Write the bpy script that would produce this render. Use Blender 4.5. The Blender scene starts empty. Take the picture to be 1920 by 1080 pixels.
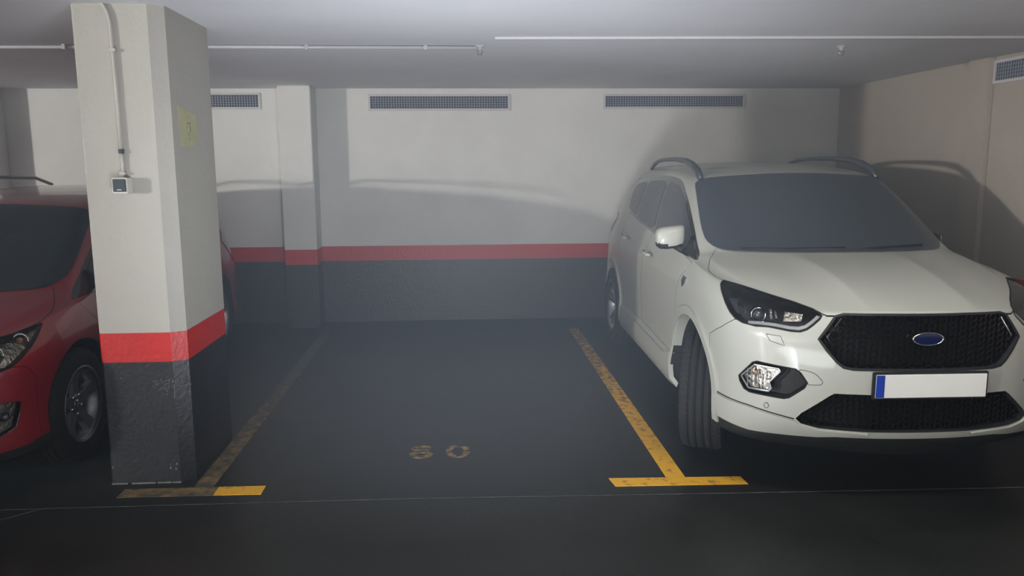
import bpy, bmesh, math, random
import numpy as np
from mathutils import Vector, Matrix
from mathutils.bvhtree import BVHTree
from mathutils.geometry import delaunay_2d_cdt

# ------------------------------------------------------------------ camera, world, lights, exposure
SC = bpy.context.scene
COL = SC.collection
SC.view_settings.view_transform = 'Standard'
SC.view_settings.look = 'None'
SC.view_settings.gamma = 1.0
SC.view_settings.use_curve_mapping = False
SC.view_settings.exposure = 0.09
SC.cycles.max_bounces = 5; SC.cycles.diffuse_bounces = 4; SC.cycles.glossy_bounces = 2; SC.cycles.volume_bounces = 0; SC.cycles.transparent_max_bounces = 6

F_PX, CAM_H, PITCH, YAW, ROLL = 1487.8, 1.621, 0.1548, 0.0591, -0.0057
cp, sp, cy, sy = math.cos(PITCH), math.sin(PITCH), math.cos(YAW), math.sin(YAW)
Fv = Vector((sy*cp, cy*cp, -sp)); Rv = Vector((cy, -sy, 0)); Uv = Rv.cross(Fv)
R2 = Rv*math.cos(ROLL) + Uv*math.sin(ROLL); U2 = -Rv*math.sin(ROLL) + Uv*math.cos(ROLL)
cd = bpy.data.cameras.new('camera'); cam = bpy.data.objects.new('camera', cd); COL.objects.link(cam)
cd.sensor_fit = 'HORIZONTAL'; cd.sensor_width = 36; cd.lens = F_PX/1920*36
cd.clip_start = 0.05; cd.clip_end = 100
cam.matrix_world = Matrix(((R2.x, U2.x, -Fv.x, 0), (R2.y, U2.y, -Fv.y, 0), (R2.z, U2.z, -Fv.z, CAM_H), (0, 0, 0, 1)))
SC.camera = cam

wd = bpy.data.worlds.new('world'); SC.world = wd; wd.use_nodes = True
wd.node_tree.nodes['Background'].inputs[0].default_value = (0.05, 0.055, 0.06, 1)
wd.node_tree.nodes['Background'].inputs[1].default_value = 1.0

def area_light(name, loc, target, sx, sy_, power, color):
    l = bpy.data.lights.new(name, 'AREA'); l.shape = 'RECTANGLE'; l.size = sx; l.size_y = sy_
    l.energy = power; l.color = color
    o = bpy.data.objects.new(name, l); COL.objects.link(o); o.location = loc
    o.rotation_euler = (Vector(target)-Vector(loc)).to_track_quat('-Z', 'Y').to_euler()
    return o
def point_light(name, loc, power, color, radius=0.05):
    l = bpy.data.lights.new(name, 'POINT'); l.energy = power; l.color = color; l.shadow_soft_size = radius
    o = bpy.data.objects.new(name, l); COL.objects.link(o); o.location = loc
    return o
WARM = (1.0, 0.985, 0.95)
point_light('tube_lamp_light', (-16.0, -6.0, 2.30), 11200, (0.99, 1.0, 1.0), 0.35)         # ceiling lamp left of the bay
area_light('aisle_fill_light', (-4.5, -7.4, 1.4), (-1.5, 3.0, 2.2), 7.0, 1.4, 60, (1, 0.97, 0.94))   # added fill standing in for the lit drive aisle behind the viewer
area_light('ceiling_fill', (0.0, 0.5, 0.50), (0.0, 0.9, 3.6), 2.6, 1.0, 90, (0.93, 0.95, 1.0))   # added unseen fill aimed up to brighten the ceiling
area_light('hood_fill_light', (1.7, 2.75, 2.31), (1.75, 2.95, 0), 1.2, 0.15, 20, (1, 0.99, 0.95))   # added fill from above to brighten the white car's hood
sl = bpy.data.lights.new('ceiling_fill_spot', 'SPOT'); sl.energy = 430; sl.color = (0.86, 0.91, 1.0); sl.spot_size = math.radians(84); sl.spot_blend = 1.0; sl.shadow_soft_size = 0.35  # added unseen spot that brightens the ceiling deeper in the bay
so = bpy.data.objects.new('ceiling_fill_spot', sl); COL.objects.link(so); so.location = (0.0, 1.6, 0.35)
so.rotation_euler = (Vector((0.1, 7.4, 2.38))-Vector(so.location)).to_track_quat('-Z', 'Y').to_euler()
point_light('phone_flash', (0.03, -0.02, CAM_H+0.02), 1.5, (0.98, 0.98, 1.0), 0.012)   # the flash beside the lens

# ------------------------------------------------------------------ materials
def srgb(r, g, b):
    f = lambda c: (c/255/12.92) if c/255 <= 0.04045 else ((c/255+0.055)/1.055)**2.4
    return (f(r), f(g), f(b), 1)
def mat(name, col, rough=0.5, metal=0.0, coat=0.0, noise=0.0, nscale=8.0, bump=0.0, bscale=60.0, emit=None, spec=0.5, rvar=0.0):
    m = bpy.data.materials.new(name); m.use_nodes = True
    nt = m.node_tree; b = nt.nodes['Principled BSDF']
    b.inputs['Base Color'].default_value = col; b.inputs['Roughness'].default_value = rough
    b.inputs['Metallic'].default_value = metal; b.inputs['Coat Weight'].default_value = coat
    b.inputs['Coat Roughness'].default_value = 0.06
    b.inputs['Specular IOR Level'].default_value = spec
    tc = nt.nodes.new('ShaderNodeTexCoord')
    if noise:
        n = nt.nodes.new('ShaderNodeTexNoise'); n.inputs['Scale'].default_value = nscale; n.inputs['Detail'].default_value = 6
        nt.links.new(tc.outputs['Object'], n.inputs['Vector'])
        r = nt.nodes.new('ShaderNodeMapRange'); r.inputs[1].default_value = 0.3; r.inputs[2].default_value = 0.7
        r.inputs[3].default_value = 1-noise; r.inputs[4].default_value = 1+noise
        nt.links.new(n.outputs['Fac'], r.inputs[0])
        x = nt.nodes.new('ShaderNodeVectorMath'); x.operation = 'SCALE'
        x.inputs[0].default_value = col[:3]; nt.links.new(r.outputs[0], x.inputs['Scale'])
        nt.links.new(x.outputs[0], b.inputs['Base Color'])
        if rvar:
            r2 = nt.nodes.new('ShaderNodeMapRange'); r2.inputs[1].default_value = 0.3; r2.inputs[2].default_value = 0.7
            r2.inputs[3].default_value = rough-rvar; r2.inputs[4].default_value = rough+rvar
            nt.links.new(n.outputs['Fac'], r2.inputs[0]); nt.links.new(r2.outputs[0], b.inputs['Roughness'])
    if bump:
        n = nt.nodes.new('ShaderNodeTexNoise'); n.inputs['Scale'].default_value = bscale; n.inputs['Detail'].default_value = 4
        nt.links.new(tc.outputs['Object'], n.inputs['Vector'])
        u = nt.nodes.new('ShaderNodeBump'); u.inputs['Strength'].default_value = bump; u.inputs['Distance'].default_value = 0.01
        nt.links.new(n.outputs['Fac'], u.inputs['Height']); nt.links.new(u.outputs[0], b.inputs['Normal'])
    if emit:
        b.inputs['Emission Color'].default_value = emit[0]; b.inputs['Emission Strength'].default_value = emit[1]
    return m

def wall_material(name, white):
    """white paint above a red band above dark grey gloss paint, switched by world height"""
    m = mat(name, (1, 1, 1, 1), 0.6, bump=0.25, bscale=45); nt = m.node_tree; b = nt.nodes['Principled BSDF']
    g = nt.nodes.new('ShaderNodeNewGeometry'); s = nt.nodes.new('ShaderNodeSeparateXYZ'); nt.links.new(g.outputs['Position'], s.inputs[0])
    n = nt.nodes.new('ShaderNodeTexNoise'); n.inputs['Scale'].default_value = 3.0; n.inputs['Detail'].default_value = 8
    nt.links.new(g.outputs['Position'], n.inputs['Vector'])
    wob = nt.nodes.new('ShaderNodeMath'); wob.operation = 'MULTIPLY_ADD'; wob.inputs[1].default_value = 0.006; wob.inputs[2].default_value = -0.003
    nt.links.new(n.outputs['Fac'], wob.inputs[0])
    h = nt.nodes.new('ShaderNodeMath'); h.operation = 'ADD'; nt.links.new(s.outputs['Z'], h.inputs[0]); nt.links.new(wob.outputs[0], h.inputs[1])
    def step(z):
        k = nt.nodes.new('ShaderNodeMath'); k.operation = 'GREATER_THAN'; k.inputs[1].default_value = z
        nt.links.new(h.outputs[0], k.inputs[0]); return k.outputs[0]
    def mix(fac, a, c):
        x = nt.nodes.new('ShaderNodeMix'); x.data_type = 'RGBA'; nt.links.new(fac, x.inputs[0])
        for v, i in ((a, 6), (c, 7)):
            if isinstance(v, tuple): x.inputs[i].default_value = v
            else: nt.links.new(v, x.inputs[i])
        return x.outputs[2]
    mr = nt.nodes.new('ShaderNodeMapRange'); mr.inputs[1].default_value = 0.35; mr.inputs[2].default_value = 0.7
    nt.links.new(n.outputs['Fac'], mr.inputs[0])
    wcol = mix(mr.outputs[0], white, tuple(c*0.93 for c in white[:3])+(1,))
    dcol = mix(mr.outputs[0], srgb(38, 38, 42), srgb(28, 30, 34))
    # scuffs on the dark paint
    n2 = nt.nodes.new('ShaderNodeTexNoise'); n2.inputs['Scale'].default_value = 38; n2.inputs['Detail'].default_value = 6; n2.inputs['Roughness'].default_value = 0.7
    nt.links.new(g.outputs['Position'], n2.inputs['Vector'])
    sc = nt.nodes.new('ShaderNodeMapRange'); sc.inputs[1].default_value = 0.70; sc.inputs[2].default_value = 0.78
    nt.links.new(n2.outputs['Fac'], sc.inputs[0])
    dcol = mix(sc.outputs[0], dcol, srgb(150, 150, 146))
    c1 = mix(step(0.643), dcol, srgb(186, 34, 32)); c2 = mix(step(0.794), c1, wcol)
    nt.links.new(c2, b.inputs['Base Color'])
    r = nt.nodes.new('ShaderNodeMapRange'); r.inputs[3].default_value = 0.42; r.inputs[4].default_value = 0.75
    nt.links.new(step(0.794), r.inputs[0]); nt.links.new(r.outputs[0], b.inputs['Roughness'])
    return m

def floor_material():
    m = mat('floor_paint', (1, 1, 1, 1), 0.4); nt = m.node_tree; b = nt.nodes['Principled BSDF']
    g = nt.nodes.new('ShaderNodeNewGeometry')
    n = nt.nodes.new('ShaderNodeTexNoise'); n.inputs['Scale'].default_value = 0.9; n.inputs['Detail'].default_value = 10; n.inputs['Roughness'].default_value = 0.6
    nt.links.new(g.outputs['Position'], n.inputs['Vector'])
    cr = nt.nodes.new('ShaderNodeValToRGB'); e = cr.color_ramp.elements
    e[0].position = 0.3; e[0].color = srgb(16, 20, 20); e[1].position = 0.72; e[1].color = srgb(36, 38, 37)
    nt.links.new(n.outputs['Fac'], cr.inputs[0])
    n2 = nt.nodes.new('ShaderNodeTexNoise'); n2.inputs['Scale'].default_value = 60; n2.inputs['Detail'].default_value = 5
    nt.links.new(g.outputs['Position'], n2.inputs['Vector'])
    mr = nt.nodes.new('ShaderNodeMapRange'); mr.inputs[1].default_value = 0.735; mr.inputs[2].default_value = 0.78
    nt.links.new(n2.outputs['Fac'], mr.inputs[0])
    x = nt.nodes.new('ShaderNodeMix'); x.data_type = 'RGBA'; nt.links.new(mr.outputs[0], x.inputs[0])
    nt.links.new(cr.outputs[0], x.inputs[6]); x.inputs[7].default_value = srgb(120, 124, 122)
    nt.links.new(x.outputs[2], b.inputs['Base Color'])
    r = nt.nodes.new('ShaderNodeMapRange'); r.inputs[3].default_value = 0.34; r.inputs[4].default_value = 0.55
    nt.links.new(n.outputs['Fac'], r.inputs[0]); nt.links.new(r.outputs[0], b.inputs['Roughness'])
    bp = nt.nodes.new('ShaderNodeBump'); bp.inputs['Strength'].default_value = 0.2; bp.inputs['Distance'].default_value = 0.004
    nt.links.new(n2.outputs['Fac'], bp.inputs['Height']); nt.links.new(bp.outputs[0], b.inputs['Normal'])
    return m

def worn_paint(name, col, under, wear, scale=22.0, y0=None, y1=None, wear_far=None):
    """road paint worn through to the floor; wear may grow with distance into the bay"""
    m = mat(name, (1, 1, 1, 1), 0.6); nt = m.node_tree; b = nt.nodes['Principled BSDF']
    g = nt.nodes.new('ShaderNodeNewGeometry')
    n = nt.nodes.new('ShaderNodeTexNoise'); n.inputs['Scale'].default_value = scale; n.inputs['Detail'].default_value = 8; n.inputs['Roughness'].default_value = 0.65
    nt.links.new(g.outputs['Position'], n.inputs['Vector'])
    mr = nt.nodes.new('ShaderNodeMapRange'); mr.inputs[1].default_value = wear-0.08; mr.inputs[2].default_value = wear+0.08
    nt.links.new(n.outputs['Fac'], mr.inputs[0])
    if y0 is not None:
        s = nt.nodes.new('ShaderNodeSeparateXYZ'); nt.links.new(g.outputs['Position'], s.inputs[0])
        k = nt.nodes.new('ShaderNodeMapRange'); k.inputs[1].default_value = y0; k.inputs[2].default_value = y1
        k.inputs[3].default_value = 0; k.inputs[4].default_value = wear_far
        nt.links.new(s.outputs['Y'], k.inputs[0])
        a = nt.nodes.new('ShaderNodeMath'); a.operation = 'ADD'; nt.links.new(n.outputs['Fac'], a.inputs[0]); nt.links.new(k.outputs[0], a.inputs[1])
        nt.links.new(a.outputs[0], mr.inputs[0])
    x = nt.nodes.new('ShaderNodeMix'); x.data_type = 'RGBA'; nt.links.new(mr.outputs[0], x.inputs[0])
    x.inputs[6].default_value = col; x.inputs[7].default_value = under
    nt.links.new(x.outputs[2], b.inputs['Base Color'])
    return m

def glass_material(name, tint=(1, 1, 1, 1), rough=0.02):
    m = bpy.data.materials.new(name); m.use_nodes = True; nt = m.node_tree; nt.nodes.clear()
    o = nt.nodes.new('ShaderNodeOutputMaterial'); t = nt.nodes.new('ShaderNodeBsdfTransparent'); g = nt.nodes.new('ShaderNodeBsdfGlossy')
    t.inputs[0].default_value = tint; g.inputs['Roughness'].default_value = rough
    fr = nt.nodes.new('ShaderNodeFresnel'); fr.inputs[0].default_value = 1.45; mx = nt.nodes.new('ShaderNodeMixShader')
    nt.links.new(fr.outputs[0], mx.inputs[0]); nt.links.new(t.outputs[0], mx.inputs[1]); nt.links.new(g.outputs[0], mx.inputs[2])
    nt.links.new(mx.outputs[0], o.inputs[0]); return m

M = dict(
    wall=wall_material('wall_paint', srgb(220, 222, 220)),
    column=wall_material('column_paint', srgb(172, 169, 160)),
    wall_shaded=wall_material('wall_shaded_paint', srgb(172, 165, 156)),  # wall paint darkened, the right wall's dimmer light put into its colour
    ceiling=mat('ceiling_paint', srgb(226, 226, 230), 0.8, noise=0.04, nscale=1.5, bump=0.05, bscale=30),
    floor=floor_material(),
    yellow=worn_paint('yellow_floor_paint', srgb(232, 174, 44), srgb(120, 96, 50), 0.62, 18, 4.2, 7.5, 0.22),
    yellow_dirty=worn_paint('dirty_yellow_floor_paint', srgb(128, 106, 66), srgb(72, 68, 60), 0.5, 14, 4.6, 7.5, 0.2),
    yellow_number=worn_paint('number_paint', srgb(150, 118, 62), srgb(40, 44, 42), 0.49, 26),
    joint=mat('joint_filler', srgb(104, 108, 104), 0.8, noise=0.4, nscale=30),
    crack=mat('crack_dark', srgb(30, 34, 32), 0.9),
    vent_frame=mat('vent_frame_paint', srgb(196, 196, 200), 0.5, noise=0.03),
    vent_bar=mat('vent_bar_metal', srgb(140, 146, 160), 0.5, noise=0.05),
    vent_dark=mat('vent_backing', srgb(70, 76, 90), 0.9, noise=0.1),
    wall_conduit=mat('painted_conduit', srgb(180, 176, 168), 0.55, noise=0.03),
    conduit=mat('conduit_plastic', srgb(186, 186, 188), 0.35, noise=0.03),
    brass=mat('sprinkler_brass', srgb(220, 210, 170), 0.2, 1.0, noise=0.03),
    switch_frame=mat('switch_housing', srgb(205, 205, 198), 0.4, noise=0.02),
    switch_face=mat('switch_face', srgb(52, 62, 66), 0.35, noise=0.05),
    paper=mat('aged_paper', srgb(176, 174, 138), 0.7, noise=0.08, nscale=12),
    pencil=mat('pencil_grey', srgb(134, 134, 118), 0.8, noise=0.1),
    white_paint=mat('white_car_paint', srgb(166, 167, 158), 0.5, coat=0.45, noise=0.015, nscale=5),
    red_paint=mat('red_car_paint', srgb(134, 25, 38), 0.4, 0.1, coat=1.0, noise=0.05, nscale=6),
    black_plastic=mat('black_plastic', srgb(24, 26, 28), 0.7, noise=0.08, nscale=20),
    gloss_black=mat('gloss_black', srgb(18, 20, 22), 0.12, coat=0.5, noise=0.05),
    liner=mat('wheel_well_liner', srgb(26, 27, 28), 0.9, noise=0.15, nscale=15),
    gap=mat('panel_gap_black', srgb(14, 15, 15), 0.9, noise=0.05),
    window=mat('tinted_window_glass', srgb(58, 64, 71), 0.3, coat=0.0, noise=0.04, nscale=3, spec=0.6),
    red_window=mat('dark_window_glass', srgb(38, 46, 49), 0.2, coat=0.0, noise=0.05, nscale=3, spec=0.5),
    rubber=mat('tyre_rubber', srgb(24, 25, 26), 0.85, noise=0.12, nscale=30, bump=0.3, bscale=120),
    alloy=mat('alloy_rim', srgb(150, 152, 156), 0.3, 0.9, noise=0.05),
    dark_alloy=mat('dark_alloy_rim', srgb(136, 138, 142), 0.35, 0.8, noise=0.05),
    chrome=mat('chrome_trim', srgb(225, 225, 225), 0.1, 1.0, noise=0.01),
    rail=mat('rail_dark_metal', srgb(72, 76, 82), 0.35, 0.4, noise=0.05),
    lens=glass_material('clear_lamp_lens'),
    lamp_black=mat('lamp_housing', srgb(40, 43, 46), 0.3, noise=0.05),
    lamp_ball=mat('projector_lens', srgb(60, 66, 72), 0.03, coat=1.0, noise=0.02),
    reflector=mat('lamp_reflector', srgb(168, 164, 156), 0.2, 0.9, bump=0.8, bscale=45),
    drl=mat('daylight_strip', srgb(150, 152, 150), 0.2, 0.5, noise=0.03),
    amber=mat('amber_bulb', srgb(150, 104, 66), 0.2, coat=0.5, noise=0.05),
    plate=mat('plate_white', srgb(222, 222, 216), 0.4, noise=0.02),
    plate_blue=mat('plate_blue_band', srgb(30, 60, 150), 0.4, noise=0.02),
    emblem_blue=mat('emblem_blue', srgb(14, 26, 62), 0.2, coat=0.8, noise=0.02),
    tail_red=mat('tail_lamp_red', srgb(120, 14, 16), 0.15, coat=0.8, noise=0.05),
    lamp_glow=mat('tube_glow', (1, 1, 1, 1), 0.5, noise=0.01, emit=((1, 0.95, 0.86, 1), 6.0)),
    lamp_body=mat('lamp_body_white', srgb(210, 210, 210), 0.4, noise=0.02),
)

# ------------------------------------------------------------------ object helpers
def tag(o, label=None, category=None, group=None, kind=None):
    if label: o['label'] = label
    if category: o['category'] = category
    if group: o['group'] = group
    if kind: o['kind'] = kind
    return o
def thing(name, label, category, loc=(0, 0, 0), rz=0.0, group=None):
    o = bpy.data.objects.new(name, None); COL.objects.link(o); o.location = loc; o.rotation_euler = (0, 0, rz)
    o.empty_display_size = 0.1
    return tag(o, label, category, group)
def link(name, me, m, parent=None, smooth=False, label=None):
    o = bpy.data.objects.new(name, me); COL.objects.link(o)
    if m is not None:
        for k in (m if isinstance(m, (list, tuple)) else [m]): me.materials.append(M[k] if isinstance(k, str) else k)
    if parent is not None: o.parent = parent
    if smooth: me.shade_smooth()
    if label: o['label'] = label
    return o
def from_bm(name, bm, m, parent=None, smooth=False, label=None, recalc=True):
    if recalc: bmesh.ops.recalc_face_normals(bm, faces=bm.faces)
    me = bpy.data.meshes.new(name); bm.to_mesh(me); bm.free()
    return link(name, me, m, parent, smooth, label)
def add_box(bm, lo, hi, mi=0):
    vs = [bm.verts.new((x, y, z)) for z in (lo[2], hi[2]) for y in (lo[1], hi[1]) for x in (lo[0], hi[0])]
    for f in ((0, 2, 3, 1), (4, 5, 7, 6), (0, 1, 5, 4), (2, 6, 7, 3), (0, 4, 6, 2), (1, 3, 7, 5)):
        bm.faces.new([vs[i] for i in f]).material_index = mi
    return vs
def box(name, lo, hi, m, parent=None, bevel=0.0, label=None):
    bm = bmesh.new(); add_box(bm, lo, hi)
    if bevel: bmesh.ops.bevel(bm, geom=bm.edges[:], offset=bevel, segments=2, affect='EDGES')
    return from_bm(name, bm, m, parent, label=label)
def add_tube(bm, pts, r, n=10, flat=1.0, mi=0, cap=True):
    pts = [Vector(p) for p in pts]; rings = []
    up = Vector((0, 0, 1))
    for i, p in enumerate(pts):
        d = (pts[min(i+1, len(pts)-1)]-pts[max(i-1, 0)]).normalized()
        a = d.cross(up)
        if a.length < 1e-3: a = d.cross(Vector((1, 0, 0)))
        a.normalize(); b = a.cross(d).normalized()
        rr = r[i] if isinstance(r, (list, tuple)) else r
        rings.append([bm.verts.new(p + a*math.cos(t*2*math.pi/n)*rr*flat + b*math.sin(t*2*math.pi/n)*rr) for t in range(n)])
    for q in range(len(rings)-1):
        for t in range(n):
            f = bm.faces.new((rings[q][t], rings[q][(t+1) % n], rings[q+1][(t+1) % n], rings[q+1][t])); f.smooth = True; f.material_index = mi
    if cap:
        bm.faces.new(rings[0]).material_index = mi; bm.faces.new(rings[-1]).material_index = mi
def tube(name, pts, r, m, parent=None, n=10, flat=1.0, label=None):
    bm = bmesh.new(); add_tube(bm, pts, r, n, flat); return from_bm(name, bm, m, parent, label=label)
def add_lathe(bm, prof, axis, center, n=48, mi=0, smooth=True, closed=False):
    """prof: list of (radius, along-axis); axis 0/1/2"""
    c = Vector(center); ax = Vector([1.0 if i == axis else 0.0 for i in range(3)])
    e1 = Vector((0, 1, 0)) if axis == 0 else (Vector((0, 0, 1)) if axis == 1 else Vector((1, 0, 0)))
    e2 = ax.cross(e1); rings = []
    for (r, a) in prof:
        if r < 1e-6: rings.append([bm.verts.new(c+ax*a)]); continue
        rings.append([bm.verts.new(c+ax*a+(e1*math.cos(t*2*math.pi/n)+e2*math.sin(t*2*math.pi/n))*r) for t in range(n)])
    pairs = list(zip(rings[:-1], rings[1:])) + ([(rings[-1], rings[0])] if closed else [])
    for A, B in pairs:
        for t in range(n):
            u = (t+1) % n
            if len(A) == 1 and len(B) == 1: continue
            if len(A) == 1: f = bm.faces.new((A[0], B[t], B[u]))
            elif len(B) == 1: f = bm.faces.new((A[t], A[u], B[0]))
            else: f = bm.faces.new((A[t], A[u], B[u], B[t]))
            f.smooth = smooth; f.material_index = mi
def prism(bm, poly, axis, a0, a1, mi=0):
    """poly in the two other axes (cyclic order), extruded along axis"""
    o = [(1, 2), (0, 2), (0, 1)][axis]; L = []
    for a in (a0, a1):
        r = []
        for p in poly:
            c = [0, 0, 0]; c[axis] = a; c[o[0]] = p[0]; c[o[1]] = p[1]; r.append(bm.verts.new(c))
        L.append(r)
    bm.faces.new(L[0]).material_index = mi; bm.faces.new(L[1]).material_index = mi
    for i in range(len(poly)):
        j = (i+1) % len(poly); bm.faces.new((L[0][i], L[0][j], L[1][j], L[1][i])).material_index = mi

# ------------------------------------------------------------------ the garage
XL, XR, YB, YF, HC = -18.0, 3.915, 8.25, -9.0, 2.38
def structure(o, label=None):
    o['kind'] = 'structure'
    if label: o['label'] = label
    return o
floor = structure(box('floor', (XL-.2, YF-.2, -.2), (XR+.2, YB+.2, 0), 'floor'), 'dark grey painted concrete garage floor')
ceiling = structure(box('ceiling', (XL-.2, YF-.2, HC), (XR+.2, YB+.2, HC+.2), 'ceiling'), 'flat pale grey painted concrete ceiling')
wall_back = structure(box('wall_back', (XL, YB, 0), (XR, YB+.2, HC), 'wall'), 'white back wall with red band above dark grey base')
wall_right = structure(box('wall_right', (XR, YF, 0), (XR+.2, YB+.2, HC), 'wall_shaded'), 'white right wall beside the white car')
structure(box('wall_left', (XL-.2, YF, 0), (XL, YB+.2, HC), 'wall'), 'white left wall out of view')
structure(box('wall_front', (XL, YF-.2, 0), (XR, YF, HC), 'wall'), 'white wall behind the viewer')
for x0, x1 in ((-1.785, -1.468), (-4.82, -4.50)):
    box('pilaster', (x0, 7.95, 0), (x1, YB, HC), 'wall', wall_back, 0.008)
box('pilaster', (XR-.045, 5.79, 0), (XR, 6.05, HC), 'wall_shaded', wall_right, 0.006)
# painted lines and marks
def flat_poly(name, pts, z, m, parent, label=None):
    bm = bmesh.new(); lo = [bm.verts.new((x, y, 0.0)) for x, y in pts]; hi = [bm.verts.new((x, y, z)) for x, y in pts]
    bm.faces.new(hi); bm.faces.new(lo[::-1])
    for i in range(len(pts)):
        j = (i+1) % len(pts); bm.faces.new((lo[i], lo[j], hi[j], hi[i]))
    return from_bm(name, bm, m, parent, label=label)
flat_poly('yellow_line', [(1.03, 3.884), (1.13, 3.884), (1.115, 7.7), (1.015, 7.7)], .0022, 'yellow', floor, 'yellow bay line running back beside the white car')
flat_poly('yellow_line', [(.745, 3.79), (1.425, 3.77), (1.418, 3.868), (.73, 3.894)], .0025, 'yellow', floor, 'yellow cross bar in front of the white car')
flat_poly('yellow_line', [(-1.27, 3.826), (-1.035, 3.82), (-1.035, 3.925), (-1.27, 3.929)], .0025, 'yellow', floor, 'bright end of the yellow bar right of the column')
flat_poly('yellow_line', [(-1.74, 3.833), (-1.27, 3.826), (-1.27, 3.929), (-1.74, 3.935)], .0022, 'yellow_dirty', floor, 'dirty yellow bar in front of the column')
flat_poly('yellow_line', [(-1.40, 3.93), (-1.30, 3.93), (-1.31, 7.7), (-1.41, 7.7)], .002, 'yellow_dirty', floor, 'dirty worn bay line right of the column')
random.seed(4)
jp = [(-4.5, 3.80), (-2.24, 3.726), (-1.2, 3.722), (-.2, 3.712), (.8, 3.68), (1.9, 3.648), (3.9, 3.60)]
def strip(name, pts, w, z, m, parent, label=None):
    bm = bmesh.new(); prev = None
    P = []
    for a, b in zip(pts[:-1], pts[1:]):
        n = max(2, int(math.dist(a, b)/.05))
        P += [(a[0]+(b[0]-a[0])*k/n, a[1]+(b[1]-a[1])*k/n) for k in range(n)]
    P.append(pts[-1])
    for i, (x, y) in enumerate(P):
        q = P[min(i+1, len(P)-1)]; r = P[max(i-1, 0)]
        d = Vector((q[0]-r[0], q[1]-r[1])).normalized(); nn = Vector((-d.y, d.x)); j = random.uniform(-.0015, .0015); ww = w*random.uniform(.5, 1.2)
        a = bm.verts.new((x+nn.x*(ww+j), y+nn.y*(ww+j), z)); b = bm.verts.new((x-nn.x*(ww-j), y-nn.y*(ww-j), z))
        if prev: bm.faces.new((prev[0], prev[1], b, a))
        prev = (a, b)
    return from_bm(name, bm, m, parent, label=label)
strip('floor_joint', jp, .003, .0012, 'joint', floor, 'thin pale joint crossing the floor')
strip('floor_crack', [(-2.6, 3.35), (-2.28, 3.52), (-2.05, 3.72)], .0025, .0012, 'joint', floor, 'fine crack at the lower left')
# bay number 80, worn stencil digits (flat ring shapes)
def ring(bm, cx, cyy, rx, ry, t, z, n=28):
    O = []; I = []; O0 = []; I0 = []
    for k in range(n):
        a = 2*math.pi*k/n; c, s = math.cos(a), math.sin(a)
        O.append(bm.verts.new((cx+rx*c, cyy+ry*s, z))); I.append(bm.verts.new((cx+(rx-t)*c, cyy+(ry-t)*s, z)))
        O0.append(bm.verts.new((cx+rx*c, cyy+ry*s, 0))); I0.append(bm.verts.new((cx+(rx-t)*c, cyy+(ry-t)*s, 0)))
    for k in range(n):
        j = (k+1) % n
        bm.faces.new((O[k], O[j], I[j], I[k])); bm.faces.new((O[k], O0[k], O0[j], O[j])); bm.faces.new((I[k], I[j], I0[j], I0[k]))
bm = bmesh.new(); ring(bm, -.268, 4.315, .068, .058, .036, .0015); ring(bm, -.268, 4.412, .058, .048, .030, .0016)
from_bm('painted_number', bm, 'yellow_number', floor, label='worn yellow digit 8')
bm = bmesh.new(); ring(bm, -.058, 4.355, .070, .105, .036, .0015)
from_bm('painted_number', bm, 'yellow_number', floor, label='worn yellow digit 0')

# column
column = thing('concrete_column', 'white chamfered concrete column with red band and dark scuffed base beside the red car', 'column', (-1.635, 4.35, 0))
def column_part():
    x0, x1, y0, y1, cx, cyv = -1.840, -1.420, 4.010, 4.700, .068, .04
    poly = [(x0+.012, y0), (x1-cx, y0), (x1, y0+cyv), (x1, y1-.012), (x1-.012, y1), (x0+.012, y1), (x0, y1-.012), (x0, y0+.012)]
    poly = [(x+1.635, y-4.35) for x, y in poly]
    bm = bmesh.new(); prism(bm, poly, 2, 0, HC)
    return from_bm('shaft', bm, 'column', column)
column_part()
random.seed(11)
bm = bmesh.new()
def speck(x, z, w, h):
    add_box(bm, (x-w, -.3412, z-h), (x+w, -.3395, z+h))
for k in range(70):                                                  # chipped patch
    speck(.115+random.gauss(0, .035), .525+random.gauss(0, .022), random.uniform(.001, .0026), random.uniform(.001, .003))
for k in range(16): speck(random.uniform(-.18, .13), random.uniform(.05, .62), random.uniform(.0008, .0018), random.uniform(.0008, .003))
for z in (.46, .48, .50, .515): speck(.146+random.uniform(-.002, .002), z, .0016, .009)
for x, z in ((.126, .075), (.132, .10), (-.19, .09), (.10, .08)): speck(x, z, .0035, .006)
o = from_bm('paint_chips', bm, 'joint', column); o['kind'] = 'stuff'
bm = bmesh.new()
for x0, x1 in ((-.20, -.12), (-.10, .02), (.03, .10), (.105, .15)): add_box(bm, (x0, -.348, 0), (x1, -.340, .006))
from_bm('mortar_line', bm, 'joint', column)
# switch with its conduit on the column
sw = thing('light_switch', 'small square surface switch with dark rocker on the column front', 'switch', (-1.652, 4.01, 1.53))
box('housing', (-.037, -.062, -.037), (.037, 0, .037), 'switch_frame', sw, .004)
box('rocker', (-.030, -.068, -.030), (.030, -.060, .031), 'switch_face', sw, .002)
box('indicator_mark', (-.010, -.070, -.022), (.010, -.0675, -.018), 'switch_frame', sw)
cd_ = thing('switch_conduit', 'thin white conduit running down the column front to the switch', 'conduit', (-1.652, 4.0, 1.567))
tube('pipe', [(.002, -.001, 0), (.001, -.002, .13)], .0075, 'wall_conduit', cd_, label='lower end of the pipe')
tube('pipe', [(.001, -.003, .12), (0, -.003, .45), (-.004, -.003, .72), (-.012, -.003, .77), (-.028, -.003, .805), (-.04, -.003, .813)], .008, 'wall_conduit', cd_)
tube('coupling', [(.001, -.003, .115), (.001, -.003, .135)], .013, 'vent_dark', cd_, label='dark coupling ring')
for z in (.02, .60): box('clip', (-.014, -.014, z-.008), (.014, .01, z+.008), 'wall_conduit', cd_, .002)
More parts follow.
